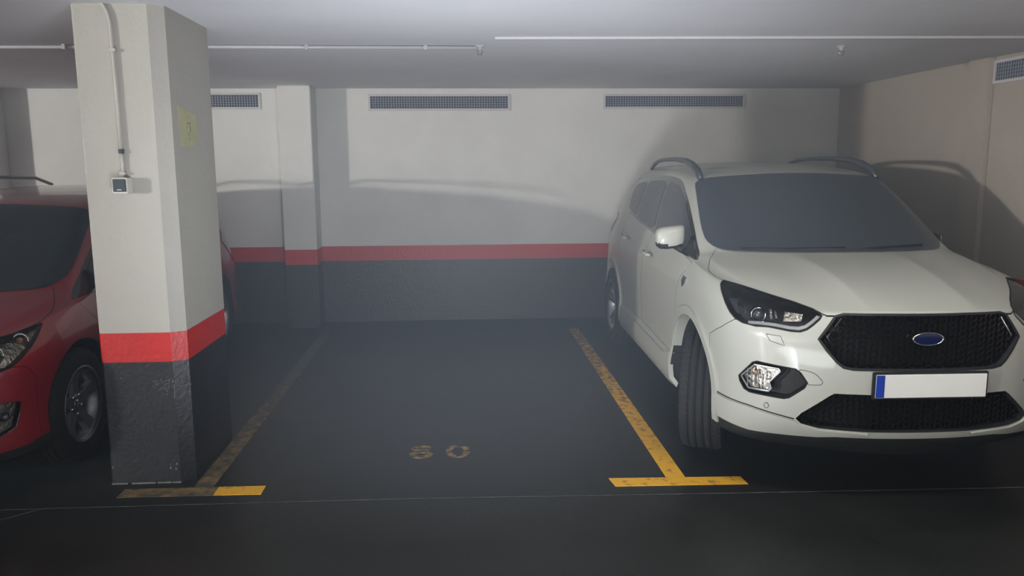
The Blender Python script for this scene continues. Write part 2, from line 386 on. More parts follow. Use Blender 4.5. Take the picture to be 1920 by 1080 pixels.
# paper notice on the column's right face
sg = thing('paper_notice', 'faded yellowish paper notice taped to the right face of the column', 'notice', (-1.420, 4.275, 1.815))
bm = bmesh.new()
a = [(-.140, .105), (.125, .075), (.140, -.080), (-.120, -.10)]
prism(bm, a, 0, .0005, .002); from_bm('sheet', bm, 'paper', sg)
for pts in ([(.003, -.035, .022), (.003, .030, .026)], [(.003, -.028, .012), (.003, -.034, -.012), (.003, -.020, -.032), (.003, .012, -.034)], [(.003, .018, .018), (.003, .026, -.006), (.003, .020, -.022)], [(.003, -.004, .050), (.003, .004, .052)], [(.003, -.002, -.046), (.003, .002, -.068)], [(.003, .014, -.046), (.003, .014, -.060)]):
    tube('sketch_line', pts, .0018, 'pencil', sg, 6)

# vents
def vent(loc, rz, L, H, label):
    t = thing('ventilation_grille', label, 'vent', loc, rz, 'long narrow ventilation grilles high on the walls')
    box('backing', (-L/2, -.004, -H/2), (L/2, -.001, H/2), 'vent_dark', t)
    bm = bmesh.new(); w = .022
    for lo, hi in (((-L/2-w, -.014, H/2), (L/2+w, 0, H/2+w)), ((-L/2-w, -.014, -H/2-w), (L/2+w, 0, -H/2)), ((-L/2-w, -.014, -H/2), (-L/2, 0, H/2)), ((L/2, -.014, -H/2), (L/2+w, 0, H/2))):
        add_box(bm, lo, hi)
    from_bm('frame', bm, 'vent_frame', t)
    bm = bmesh.new(); n = int(L/.026)
    for k in range(1, n):
        x = -L/2+L*k/n; add_box(bm, (x-.0035, -.011, -H/2), (x+.0035, -.005, H/2))
    for k in range(1, 5):
        z = -H/2+H*k/5; add_box(bm, (-L/2, -.013, z-.0025), (L/2, -.0085, z+.0025))
    tag(from_bm('grille_bars', bm, 'vent_bar', t), kind='stuff')
    return t
vent((-.237, YB, 2.242), 0, 1.385, .120, 'grey grille centred high on the back wall')
vent((2.172, YB, 2.250), 0, 1.43, .105, 'grey grille high on the back wall above the white car')
vent((-2.73, YB, 2.258), 0, 1.385, .118, 'grey grille on the back wall partly hidden by the column')
vent((XR, 5.06, 2.268), -math.pi/2, 1.42, .125, 'grey grille at the top of the right wall')

# ceiling conduits and sprinklers
cl = thing('ceiling_conduit', 'white conduit clipped across the ceiling left of the middle sprinkler', 'conduit', (0, 5.31, HC))
tube('pipe', [(-8.5, .06, -.014), (-2.88, .03, -.014), (-1.5, 0, -.014), (.09, 0, -.014)], .011, 'conduit', cl)
for x in (-4.1, -2.49, -.99, -.235): box('clip', (x-.012, -.018, -.03), (x+.012, .018, 0), 'conduit', cl, .003)
c2 = thing('ceiling_conduit', 'long white trunking across the ceiling above the white car', 'conduit', (0, 4.93, HC))
bm = bmesh.new(); vs = add_box(bm, (.20, -.014, -.014), (3.9, .014, 0))
for v in bm.verts: v.co.y += .045-(v.co.x-.2)*.035
from_bm('trunking', bm, 'conduit', c2)
def sprinkler(x, y, label):
    t = thing('sprinkler_head', label, 'sprinkler', (x, y, HC), 0)
    bm = bmesh.new(); add_lathe(bm, [(0, 0), (.034, 0), (.034, -.006), (.014, -.012), (.012, -.028), (0, -.028)], 2, (0, 0, 0), 20); from_bm('escutcheon', bm, 'conduit', t)
    bm = bmesh.new(); add_tube(bm, [(-.012, 0, -.026), (-.017, 0, -.040), (-.004, 0, -.056)], .0028, 6); add_tube(bm, [(.012, 0, -.026), (.017, 0, -.040), (.004, 0, -.056)], .0028, 6); from_bm('yoke', bm, 'brass', t)
    bm = bmesh.new(); add_lathe(bm, [(0, -.055), (.017, -.057), (.017, -.059), (0, -.059)], 2, (0, 0, 0), 16); from_bm('deflector', bm, 'brass', t)
    return t
sprinkler(.115, 5.31, 'small white and brass sprinkler head at the end of the ceiling conduit')
sprinkler(2.50, 5.28, 'small sprinkler head on the ceiling above the white car')

# lamps outside the frame; those at the hood and aisle fills are added
def tube_lamp(x, y, rz, label):
    t = thing('fluorescent_lamp', label, 'lamp', (x, y, HC), rz)
    box('body', (-.62, -.05, -.06), (.62, .05, 0), 'lamp_body', t, .006)
    tube('tube', [(-.6, 0, -.085), (.6, 0, -.085)], .014, 'lamp_glow', t)
tube_lamp(-16.0, -6.0, 0, 'fluorescent tube lamp on the ceiling left of the bay')
tube_lamp(1.7, 2.75, 0, 'added unseen tube lamp on the ceiling before the white car')
tube_lamp(-4.5, -7.4, 0, 'added unseen tube lamp on the ceiling behind the viewer')
# bluish scatter box added in the bay, standing in for lens veil
def haze():
    m = bpy.data.materials.new('veil_haze'); m.use_nodes = True; nt = m.node_tree; nt.nodes.clear()
    o = nt.nodes.new('ShaderNodeOutputMaterial'); v = nt.nodes.new('ShaderNodeVolumeScatter')
    v.inputs['Color'].default_value = (0.70, 0.83, 1.0, 1); v.inputs['Density'].default_value = 0.056
    nt.links.new(v.outputs[0], o.inputs['Volume'])
    bm = bmesh.new(); add_box(bm, (-4.9, 3.2, .006), (XR-.004, YB-.004, HC-.004))
    me = bpy.data.meshes.new('haze'); bm.to_mesh(me); bm.free(); h = bpy.data.objects.new('haze', me); COL.objects.link(h); me.materials.append(m)
    h['kind'] = 'structure'; h['label'] = 'added bluish haze volume in the bay standing in for lens veil'
haze()
# ------------------------------------------------------------------ cars
# local frame of a car: x across (negative = image left), y backwards from the nose, z up
def interp_row(c, e4, c5, t8, ts, creased):
    """one cross row from the centre line to the shared shoulder line"""
    (uc, wc), (u4, v4, w4), (u5, v5, w5) = c, e4, c5
    out = []
    for j in range(4):
        v = v4*j/4; k = (v/v4)**2
        w = wc+(w4-wc)*k + (creased[j] if creased else 0)
        out.append((v, uc+(u4-uc)*k, w))
    out.append((v4, u4, w4)); out.append((v5, u5, w5))
    v8, u8, w8 = t8
    for f, b in ((.36, .018), (.74, .012)):
        out.append((v5+(v8-v5)*f+b*ts, u5+(u8-u5)*f, w5+(w8-w5)*f))
    out.append((v8, u8, w8))
    return out
def car_cage(S):
    T = [(v, u, w) for u, v, w in S['T']]; n = len(T)
    Mo = S['M']; levels = S['levels']; nf = 8; rc = n-1-8            # corner stations 8 and rc
    rows = [T[0:9]]
    for i, r in enumerate(S['rows']):
        rows.append(interp_row(r[0], r[1], r[2], T[9+i], 1.0 if i >= S['glass_row'] else 0.0, S['crease'] if 0 < i+1 <= S['crease_rows'] else None))
    rows.append([T[n-1-j] for j in range(9)])
    assert len(rows) == rc-8+1, (len(rows), rc)
    # plan normals of the mid outline
    band = []
    for s in range(n):
        a = Mo[max(s-1, 0)]; b = Mo[min(s+1, n-1)]; d = Vector((b[1]-a[1], b[0]-a[0]))
        if s == 0: d = Vector((1, 0))
        if s == n-1: d = Vector((-1, 0))
        d.normalize(); nrm = Vector((d.y, -d.x))                    # outward (x=v, y=u)
        if s == 0: nrm = Vector((0, -1))
        if s == n-1: nrm = Vector((0, 1))
        g = S['blend'](s)                                           # 0 front profile .. 1 side .. 2 rear
        col = []
        for k, w in enumerate(levels):
            P = S['prof']; i0 = min(int(g), 1); f = g-i0
            ins = P[i0][k]*(1-f)+P[i0+1][k]*f
            ww = w[0]*(1-min(g, 1))+w[1]*min(g, 1) if isinstance(w, tuple) else w
            v = Mo[s][1]-nrm.x*ins; u = Mo[s][0]-nrm.y*ins
            if s in (0, n-1): v = 0.0
            col.append((v, u, ww))
        band.append(col)
    return T, rows, band, rc
def build_body(S, level=3):
    T, rows, band, rc = car_cage(S); n = len(T); bm = bmesh.new(); cache = {}
    def V(p, side):
        x = p[0]*side
        if abs(x) < 1e-6: x = 0.0
        k = (round(x, 5), round(p[1], 5), round(p[2], 5))
        if k not in cache: cache[k] = bm.verts.new((x, p[1], p[2]))
        return cache[k]
    def quad(pts, side):
        vs = [];
        for p in pts:
            v = V(p, side)
            if v not in vs: vs.append(v)
        if len(vs) < 3: return
        try: bm.faces.new(vs if side > 0 else vs[::-1])
        except ValueError: pass
    for side in (1, -1):
        for i in range(len(rows)-1):
            for j in range(8): quad([rows[i][j], rows[i][j+1], rows[i+1][j+1], rows[i+1][j]], side)
        for s in range(n-1):
            for k in range(len(S['levels'])-1): quad([band[s][k], band[s+1][k], band[s+1][k+1], band[s][k+1]], side)
            quad([band[s][-1], band[s+1][-1], T[s+1], T[s]], side)
    for s in range(n-1):                                            # floor pan
        a, b = band[s][0], band[s+1][0]
        vs = []
        for v in (V(a, 1), V(b, 1), V(b, -1), V(a, -1)):
            if v not in vs: vs.append(v)
        if len(vs) > 2: bm.faces.new(vs[::-1])
    bmesh.ops.recalc_face_normals(bm, faces=bm.faces)
    cr = bm.edges.layers.float.new('crease_edge')
    def crease(seq, val):
        for side in (1, -1):
            for a, b in zip(seq[:-1], seq[1:]):
                e = bm.edges.get((V(a, side), V(b, side))) if V(a, side) is not V(b, side) else None
                if e: e[cr] = val(a) if callable(val) else val
    crease(T, lambda p: S['tcrease'](p)); 
    for j, v in S['ccrease'].items(): crease([rows[i][j] for i in range(len(rows))], lambda p: v(p))
    for i, v in S['rcrease'].items(): crease(rows[i], v)
    for k, v in S['kcrease'].items(): crease([band[s][k] for s in range(n)], v)
    me = bpy.data.meshes.new('cage'); bm.to_mesh(me); bm.free()
    o = bpy.data.objects.new('cage', me); COL.objects.link(o)
    m = o.modifiers.new('s', 'SUBSURF'); m.levels = level; m.render_levels = level
    dg = bpy.context.evaluated_depsgraph_get(); dg.update()
    out = bpy.data.meshes.new_from_object(o.evaluated_get(dg)); bpy.data.objects.remove(o)
    return out
class Ref:
    """the smooth uncut body: ray casts and smooth normals"""
    def __init__(self, me):
        me.calc_loop_triangles()
        self.co = [v.co.copy() for v in me.vertices]; self.no = [v.normal.copy() for v in me.vertices]
        self.tri = [tuple(t.vertices) for t in me.loop_triangles]
        self.bvh = BVHTree.FromPolygons(self.co, self.tri)
    def normal_at(self, p, idx):
        a, b, c = self.tri[idx]
        from mathutils.interpolate import poly_3d_calc
        w = poly_3d_calc([self.co[a], self.co[b], self.co[c]], p)
        return (self.no[a]*w[0]+self.no[b]*w[1]+self.no[c]*w[2]).normalized()
    def cast(self, p, n, far=1.2):
        n = Vector(n).normalized(); h = self.bvh.ray_cast(Vector(p)+n*far, -n, far*2)
        if h[0] is None:
            h = self.bvh.find_nearest(Vector(p))
        return h[0], self.normal_at(h[0], h[2])
    def near(self, p):
        h = self.bvh.find_nearest(Vector(p)); return h[0], self.normal_at(h[0], h[2]), h[3]
def fix_normals(me, ref, tol=.0012):
    me.shade_smooth()
    ns = [None]*len(me.loops)
    cn = {}
    for p in me.polygons:
        if p.material_index not in (0, 4):
            for li in p.loop_indices: ns[li] = p.normal.copy()
            continue
        for li in p.loop_indices:
            vi = me.loops[li].vertex_index
            if vi not in cn: cn[vi] = ref.near(me.vertices[vi].co)
            q, nn, d = cn[vi]
            ns[li] = nn if (d < tol and nn.dot(p.normal) > .5) else p.normal.copy()
    me.normals_split_custom_set([tuple(x) for x in ns])
def frame_of(pts, n):
    n = Vector(n).normalized(); a = n.cross(Vector((0, 0, 1))); a.normalize(); b = n.cross(a).normalized() * -1
    c = sum((Vector(p) for p in pts), Vector())/len(pts); return c, a, b, n
def round_poly(pts, r=.35, it=2):
    """Chaikin corner rounding"""
    P = [Vector(p) for p in pts]
    for _ in range(it):
        Q = []
        for i in range(len(P)):
            a, b = P[i], P[(i+1) % len(P)]; f = r if _ == 0 else .25
            Q += [a.lerp(b, f*.7), b.lerp(a, f*.7)] if _ == 0 else [a.lerp(b, .25), b.lerp(a, .25)]
        P = Q
    return P
def scale_poly(pts, d):
    """grow an outline by d (3-D, roughly in its own plane)"""
    c = sum((Vector(p) for p in pts), Vector())/len(pts); out = []
    P = [Vector(p) for p in pts]; n = Vector()
    for i in range(len(P)): n += (P[i]-c).cross(P[(i+1) % len(P)]-c)
    n.normalize()
    for i in range(len(P)):
        e1 = (P[i]-P[i-1]); e2 = (P[(i+1) % len(P)]-P[i])
        k = (e1.normalized()+e2.normalized())
        if k.length < 1e-6: k = e2
        o = k.normalized().cross(n); out.append(P[i]+o*d)
    return out
def patch(name, pts, n, ref, m, parent, off=.002, grid=.03, thick=.004, label=None, mirror=False, smooth=True, invert=False):
    """a panel that follows the body: outline pts cast along -n on the body, offset outwards"""
    c, a, b, n = frame_of(pts, n); poly = [Vector(((Vector(p)-c).dot(a), (Vector(p)-c).dot(b))) for p in pts]
    # densify outline
    P = []
    for i in range(len(poly)):
        p, q = poly[i], poly[(i+1) % len(poly)]; k = max(1, int((q-p).length/grid)); P += [p.lerp(q, t/k) for t in range(k)]
    nb = len(P); xs = [p.x for p in P]; ys = [p.y for p in P]
    def inside(x, y):
        r = False
        for i in range(nb):
            x1, y1 = P[i]; x2, y2 = P[i-1]
            if (y1 > y) != (y2 > y) and x < (x2-x1)*(y-y1)/(y2-y1)+x1: r = not r
        return r
    def edge_d(x, y):
        return min((Vector((x, y))-p).length for p in P)
    G = []
    y = min(ys)+grid*.5
    while y < max(ys):
        x = min(xs)+grid*.5
        while x < max(xs):
            if inside(x, y) and edge_d(x, y) > grid*.45: G.append(Vector((x, y)))
            x += grid
        y += grid
    r = delaunay_2d_cdt(P+G, [(i, (i+1) % nb) for i in range(nb)], [], 1, 1e-5)
    bm = bmesh.new(); top = []; bot = []; nn_ = []
    for v in r[0]:
        p3 = c+a*v.x+b*v.y; h, hn = ref.cast(p3, n)
        top.append(bm.verts.new(h+hn*off)); bot.append(h+hn*(off-thick)); nn_.append(hn)
    bot = [bm.verts.new(q) for q in bot]
    cnt = {}
    for f in r[2]:
        try: bm.faces.new([top[i] for i in f])
        except ValueError: continue
        for i in range(len(f)):
            e = (f[i], f[(i+1) % len(f)]); cnt[e] = cnt.get(e, 0)+1
    for (i, j) in list(cnt):
        if (j, i) not in cnt: bm.faces.new((top[j], top[i], bot[i], bot[j]))
    if mirror:
        for v in bm.verts: v.co.x = -v.co.x
    bmesh.ops.recalc_face_normals(bm, faces=bm.faces)
    # open rim: make sure the outer side looks outwards
    me = bpy.data.meshes.new(name); bm.to_mesh(me); bm.free()
    mn = Vector((-n.x, n.y, n.z)) if mirror else n
    if sum((p.normal.dot(mn)*p.area for p in me.polygons)) < 0: me.flip_normals()
    o = link(name, me, m, parent, False, label)
    me.shade_smooth()
    ns = []
    nt = len(top)
    for p in me.polygons:
        for li in p.loop_indices:
            vi = me.loops[li].vertex_index
            if all(q < nt for q in p.vertices):
                h = nn_[vi]; ns.append((-h.x if mirror else h.x, h.y, h.z))
            else: ns.append(tuple(p.normal))
    me.normals_split_custom_set(ns)
    o.cycles.shadow_terminator_geometry_offset = 1.0; o.cycles.shadow_terminator_offset = 0.25
    return o
def seam(name, pts, n, ref, parent, w=.0022, off=.0012, m='gap', mirror=False, closed=False, step=.02, label=None):
    """a narrow strip that follows the body along a polyline"""
    P = [Vector(p) for p in pts]
    if closed: P.append(P[0])
    D = []
    for p, q in zip(P[:-1], P[1:]):
        k = max(1, int((q-p).length/step)); D += [p.lerp(q, t/k) for t in range(k)]
    D.append(P[-1]); H = [ref.cast(p, n) if n is not None else ref.near(p)[:2] for p in D]
    bm = bmesh.new(); prev = None; N = len(H)
    for i, (h, hn) in enumerate(H):
        d = (H[min(i+1, N-1)][0]-H[max(i-1, 0)][0]); s = d.cross(hn)
        if s.length < 1e-6: continue
        s = s.normalized()*w
        q = [h+s+hn*off, h+hn*(off+.0004), h-s+hn*off, h-s-hn*.003, h+s-hn*.003]
        vs = [bm.verts.new((-p.x if mirror else p.x, p.y, p.z)) for p in q]
        if prev:
            for k in range(5): bm.faces.new((prev[k], prev[(k+1) % 5], vs[(k+1) % 5], vs[k]))
        else: bm.faces.new(vs)
        prev = vs
    bm.faces.new(prev[::-1])
    return from_bm(name, bm, m, parent, label=label)
def boolean(me, cutter, op='DIFFERENCE'):
    me.validate()
    a = bpy.data.objects.new('a', me); b = bpy.data.objects.new('b', cutter); COL.objects.link(a); COL.objects.link(b)
    md = a.modifiers.new('b', 'BOOLEAN'); md.operation = op; md.object = b; md.solver = 'EXACT'
    md.material_mode = 'INDEX'
    dg = bpy.context.evaluated_depsgraph_get(); dg.update()
    out = bpy.data.meshes.new_from_object(a.evaluated_get(dg)); bpy.data.objects.remove(a); bpy.data.objects.remove(b)
    return out
def cutter_prism(pts, n, out, deep, mi, mirror=False, taper=1.0):
    n = Vector(n).normalized(); bm = bmesh.new(); c = sum((Vector(p) for p in pts), Vector())/len(pts)
    k = 1+(1-taper)*out/deep; A = [c+(Vector(p)-c)*k+n*out for p in pts]; B = [c+(Vector(p)-c)*taper-n*deep for p in pts]
    if mirror: A = [Vector((-p.x, p.y, p.z)) for p in A]; B = [Vector((-p.x, p.y, p.z)) for p in B]
    a = [bm.verts.new(p) for p in A]; b = [bm.verts.new(p) for p in B]
    bm.faces.new(a); bm.faces.new(b[::-1])
    for i in range(len(a)):
        j = (i+1) % len(a); bm.faces.new((a[i], b[i], b[j], a[j]))
    bmesh.ops.triangulate(bm, faces=bm.faces); bmesh.ops.recalc_face_normals(bm, faces=bm.faces)
    for f in bm.faces: f.material_index = mi
    me = bpy.data.meshes.new('cutter'); bm.to_mesh(me); bm.free(); return me
def cutter_bm(bm, mi):
    bmesh.ops.recalc_face_normals(bm, faces=bm.faces)
    for f in bm.faces: f.material_index = mi
    me = bpy.data.meshes.new('cutter'); bm.to_mesh(me); bm.free(); return me
def set_mats(me, keys):
    for k in keys: me.materials.append(M[k])
def mx(pts): return [(-p[0], p[1], p[2]) for p in pts]

def make_wheel(root, x, y, r, rim_r, width, side, steer, rim_mat, spokes=5, twin=True):
    """a wheel whose outer face looks to side (-1 = negative x)"""
    def place(o):
        o.parent = root
        o.location = (x, y, r); o.rotation_euler = (0, 0, steer)
        return o
    w = width/2
    bm = bmesh.new()
    prof = [(rim_r-.012, -w*.92), (rim_r+.012, -w*.98), (rim_r+.05, -w), (r-.035, -w*.985), (r-.012, -w*.90), (r-.003, -w*.76)]
    gx = [-.52, -.18, .18, .52]
    for g in gx:
        prof += [(r, w*g-.004), (r-.007, w*g-.0032), (r-.007, w*g+.0032), (r, w*g+.004)]
    prof += [(r-.003, w*.76), (r-.012, w*.90), (r-.035, w*.985), (rim_r+.05, w), (rim_r+.012, w*.98), (rim_r-.012, w*.92)]
    add_lathe(bm, prof, 0, (0, 0, 0), 72)
    tyre = place(from_bm('tyre', bm, 'rubber', None))
    # shoulder tread blocks
    bm = bmesh.new(); nb = 60
    for sgn in (-1, 1):
        for k in range(nb):
            a0 = 2*math.pi*k/nb; a1 = a0+2*math.pi/nb*.72
            q = []
            for (aa, rr, xx) in ((a0, r+.001, .58), (a1, r+.001, .58), (a1, r-.009, .93), (a0, r-.009, .93), (a0, r-.012, .58), (a1, r-.012, .58), (a1, r-.024, .93), (a0, r-.024, .93)):
                q.append(bm.verts.new((sgn*w*xx, rr*math.sin(aa), rr*math.cos(aa))))
            for f in ((0, 1, 2, 3), (4, 7, 6, 5), (0, 4, 5, 1), (1, 5, 6, 2), (2, 6, 7, 3), (3, 7, 4, 0)): bm.faces.new([q[i] for i in f])
    t = from_bm('tread_blocks', bm, 'rubber', tyre); t['kind'] = 'stuff'
    o = side*w*.72                                                   # outer face plane of the rim
    bm = bmesh.new()
    add_lathe(bm, [(rim_r-.004, side*w*.9), (rim_r+.008, side*w*.99), (rim_r-.004, side*w*.97), (rim_r-.018, side*w*.82), (rim_r-.034, side*w*.3), (rim_r-.05, -side*w*.8), (rim_r-.03, -side*w*.9), (rim_r-.004, -side*w*.9)], 0, (0, 0, 0), 64)
    rim = place(from_bm('rim', bm, rim_mat, None))
    bm = bmesh.new()
    add_lathe(bm, [(0, o*.86), (.034, o*.86), (.072, o*.74), (.080, o*.5), (0, o*.5)], 0, (0, 0, 0), 32); from_bm('hub', bm, rim_mat, rim)
    bm = bmesh.new(); add_lathe(bm, [(0, o*.90), (.026, o*.89), (.030, o*.84), (0, o*.84)], 0, (0, 0, 0), 24); from_bm('centre_cap', bm, 'chrome', rim)
    for k in range(spokes):
        bm = bmesh.new()
        th = 2*math.pi*k/spokes
        for off in ((-.13, .13) if twin else (0,)):
            t0, t1 = th+off*.9, th+off*1.35
            R = Vector((0, math.sin(t1), math.cos(t1))); Q = Vector((0, math.sin(t0), math.cos(t0)))
            S_ = Vector((0, math.cos(th), -math.sin(th)))
            pts = []
            for f, wd, ax, dp in ((.0, .019 if twin else .036, o*.80, .05), (.5, .015 if twin else .028, o*.90, .034), (1., .018 if twin else .040, o*1.12, .03)):
                cen = Q*.055*(1-f)+R*(rim_r-.014)*f + (R*.055*0)
                cen = Q*(.055*(1-f))+R*((rim_r-.014)*f) if f > 0 else Q*.055
                pts.append([bm.verts.new(cen+S_*wd+Vector((ax, 0, 0))), bm.verts.new(cen-S_*wd+Vector((ax, 0, 0))),
                            bm.verts.new(cen-S_*wd*1.3+Vector((ax-side*dp, 0, 0))), bm.verts.new(cen+S_*wd*1.3+Vector((ax-side*dp, 0, 0)))])
            for A, B in zip(pts[:-1], pts[1:]):
                for i in range(4): bm.faces.new((A[i], A[(i+1) % 4], B[(i+1) % 4], B[i]))
            bm.faces.new(pts[0]); bm.faces.new(pts[-1])
        bmesh.ops.bevel(bm, geom=[e for e in bm.edges], offset=.002, segments=1, affect='EDGES')
        from_bm('spoke', bm, rim_mat, rim)
        bm = bmesh.new(); a = th+math.pi/spokes
        add_lathe(bm, [(0, o*.90), (.008, o*.90), (.009, o*.7), (0, o*.7)], 0, (0, math.sin(a)*.056, math.cos(a)*.056), 8); from_bm('lug_bolt', bm, 'chrome', rim)
    bm = bmesh.new(); add_lathe(bm, [(.06, side*w*.25), (rim_r-.075, side*w*.25), (rim_r-.075, side*w*.16), (.06, side*w*.16)], 0, (0, 0, 0), 40, closed=True)
    place(from_bm('brake_disc', bm, 'dark_alloy', None))
    return tyre

# ---------------- white car
WS = dict(
    T=[(.030, 0, .935), (.035, .12, .935), (.052, .25, .933), (.085, .38, .928), (.125, .47, .922), (.21, .57, .935), (.31, .66, .955), (.44, .735, .975), (.60, .79, 1.0),
       (.80, .82, 1.025), (1.0, .825, 1.045), (1.12, .82, 1.055), (1.24, .815, 1.065), (1.45, .81, 1.08), (1.70, .805, 1.093), (1.95, .80, 1.105),
       (2.3, .795, 1.125), (2.7, .79, 1.155), (3.1, .785, 1.19), (3.45, .78, 1.21), (3.75, .77, 1.21), (4.0, .755, 1.19), (4.17, .735, 1.15),
       (4.27, .69, 1.09), (4.33, .63, 1.06), (4.37, .55, 1.05), (4.395, .46, 1.04), (4.405, .37, 1.04), (4.41, .28, 1.04), (4.415, .19, 1.04), (4.418, .10, 1.04), (4.42, 0, 1.04)],
    M=[(0, 0), (.004, .13), (.018, .27), (.045, .40), (.082, .51), (.13, .61), (.19, .70), (.27, .78), (.39, .845),
       (.58, .873), (.80, .882), (1.0, .882), (1.2, .882), (1.45, .882), (1.7, .882), (1.95, .882), (2.3, .882), (2.7, .884), (3.1, .887), (3.45, .89), (3.75, .885), (4.0, .865), (4.18, .835),
       (4.32, .78), (4.40, .70), (4.45, .60), (4.48, .50), (4.495, .40), (4.505, .30), (4.512, .20), (4.516, .10), (4.52, 0)],
    levels=[(.20, .20), (.30, .27), (.36, .36), (.47, .48), (.60, .62), (.74, .78), (.86, .93)],
    prof=[[.16, .05, .012, .0, .0, .012, .022], [.07, .012, .0, .016, .012, .0, .012], [.10, .03, .01, .0, .0, .02, .06]],
    rows=[((.20, .985), (.34, .50, .985), (.55, .68, 1.005)), ((.45, 1.045), (.55, .52, 1.035), (.75, .72, 1.045)), ((.72, 1.085), (.80, .55, 1.075), (.95, .735, 1.075)),
          ((.93, 1.118), (1.06, .61, 1.118), (1.12, .72, 1.105)), ((1.18, 1.275), (1.32, .625, 1.255), (1.38, .71, 1.235)), ((1.43, 1.425), (1.54, .60, 1.405), (1.60, .68, 1.375)), ((1.68, 1.555), (1.76, .575, 1.53), (1.86, .645, 1.49)),
          ((2.1, 1.607), (2.2, .56, 1.585), (2.3, .635, 1.54)), ((2.6, 1.630), (2.65, .56, 1.605), (2.7, .632, 1.56)), ((3.1, 1.625), (3.1, .56, 1.60), (3.1, .63, 1.555)), ((3.5, 1.61), (3.5, .56, 1.585), (3.45, .625, 1.535)),
          ((3.85, 1.59), (3.82, .55, 1.555), (3.75, .62, 1.50)), ((4.17, 1.555), (4.12, .53, 1.51), (4.0, .605, 1.43)), ((4.27, 1.36), (4.24, .56, 1.32), (4.17, .63, 1.27))],
    tcrease=lambda p: .75 if p[1] < .45 else .35 if p[1] < 4.1 else .5,
    ccrease={5: lambda p: .35, 4: lambda p: .3 if 1.0 < p[1] < 2 else 0, 2: lambda p: .85 if p[1] < 1 else 0},
    rcrease={4: .5, 7: .3, 13: .6}, kcrease={1: .5, 3: lambda p: .35 if p[1] > .9 else 0, 6: lambda p: .4 if p[1] > .9 else 0},
    glass_row=3, crease=[0, .004, .015, -.006], crease_rows=3,
    blend=lambda s: (0.0 if s < 5 else (s-5)/4.0 if s < 9 else 1.0 if s < 21 else (1+(s-21)/4.0 if s < 25 else 2.0)),
)


WMAP = ([0, .2, .36, .60, .86, .935, 1.0, 1.06, 1.118, 1.555, 1.63], [0, .16, .30, .50, .70, .74, .82, .885, .955, 1.395, 1.49])
def wm(w): return float(np.interp(w, *WMAP))
RS = dict(WS)
RS['T'] = [(u, v, wm(w)) for u, v, w in WS['T']]
RS['levels'] = [(wm(a), wm(b)) for a, b in WS['levels']]
RS['rows'] = [((r[0][0], wm(r[0][1])), (r[1][0], r[1][1], wm(r[1][2])), (r[2][0], r[2][1], wm(r[2][2]))) for r in WS['rows']]
CAR_X, CAR_Y, CAR_R = 2.122, 3.434, -0.0235
RED_X, RED_Y, RED_R = -2.995, 3.44, 0.0
REFW = Ref(build_body(WS, 4)); REFR = Ref(build_body(RS, 3))
MATKEYS = lambda paint: [paint, 'liner', 'black_plastic', 'lamp_black', 'black_plastic', 'gap']
def arc_pts(cx, cz, r, a0, a1, n, x=-.88):
    return [(x, cx+r*math.cos(math.radians(a0+(a1-a0)*k/n)), cz+r*math.sin(math.radians(a0+(a1-a0)*k/n))) for k in range(n+1)]
def grow2(poly, d):
    """grow a 2-D polygon outwards"""
    a = sum(poly[i-1][0]*poly[i][1]-poly[i][0]*poly[i-1][1] for i in range(len(poly)))
    sgn = 1 if a > 0 else -1; out = []
    for i in range(len(poly)):
        p, q, r = Vector(poly[i-1]), Vector(poly[i]), Vector(poly[(i+1) % len(poly)])
        e1 = (q-p).normalized(); e2 = (r-q).normalized(); k = (e1+e2)
        k = k.normalized() if k.length > 1e-6 else e2
        nrm = Vector((k.y, -k.x))*sgn; out.append(tuple(q+nrm*d))
    return out
def build_car(root, S, ref, F):
    """body with real recesses and panel gaps, split in named panels"""
    P = F['paint']; zf = F['zf']
    me = build_body(S, 3)
    set_mats(me, MATKEYS(P))
    for p in me.polygons: p.material_index = 4 if p.center.z < zf(.335) and p.center.y < .6 else (4 if p.center.z < zf(.25) else 0)
    r = F['arch_r']
    bm = bmesh.new()
    for (u, w) in F['arches']:
        for sd in (-1, 1):
            poly = [(u+r*math.cos(a), w+r*math.sin(a)) for a in [2*math.pi*k/48 for k in range(48)]]
            prism(bm, poly, 0, sd*.56, sd*1.2)
    me = boolean(me, cutter_bm(bm, 1))
    for pts, n, out, deep, mi, taper in F['recess']:
        for mirror in ((False, True) if pts[0][0]*pts[len(pts)//2][0] > 0 and abs(pts[0][0]) > .3 and F['sym'](pts) else (False,)):
            n0 = len(me.polygons)
            for tw in (1.0, .97, 1.04, .9):
                keep = me.copy(); res = boolean(me, cutter_prism(pts, n, out*tw, deep*tw, mi, mirror, taper))
                if len(res.polygons) > .8*n0: me = res; break
                me = keep; print('RETRY recess', mi, mirror, tw)
    made = []
    for name, axis, poly, a0, a1, label in F['panels']:
        bm = bmesh.new(); prism(bm, poly, axis, a0, a1); piece = boolean(me, cutter_bm(bm, 5), 'INTERSECT')
        bm = bmesh.new(); prism(bm, grow2(poly, F['gap']), axis, a0-.002, a1+.002); me = boolean(me, cutter_bm(bm, 5))
        made.append((name, piece, label))
    for name, m2, label in [('body', me, None)]+made:
        m2.name = name; mats = MATKEYS(P); o = bpy.data.objects.new(name, m2); COL.objects.link(o); o.parent = root
        fix_normals(m2, ref)
    return root

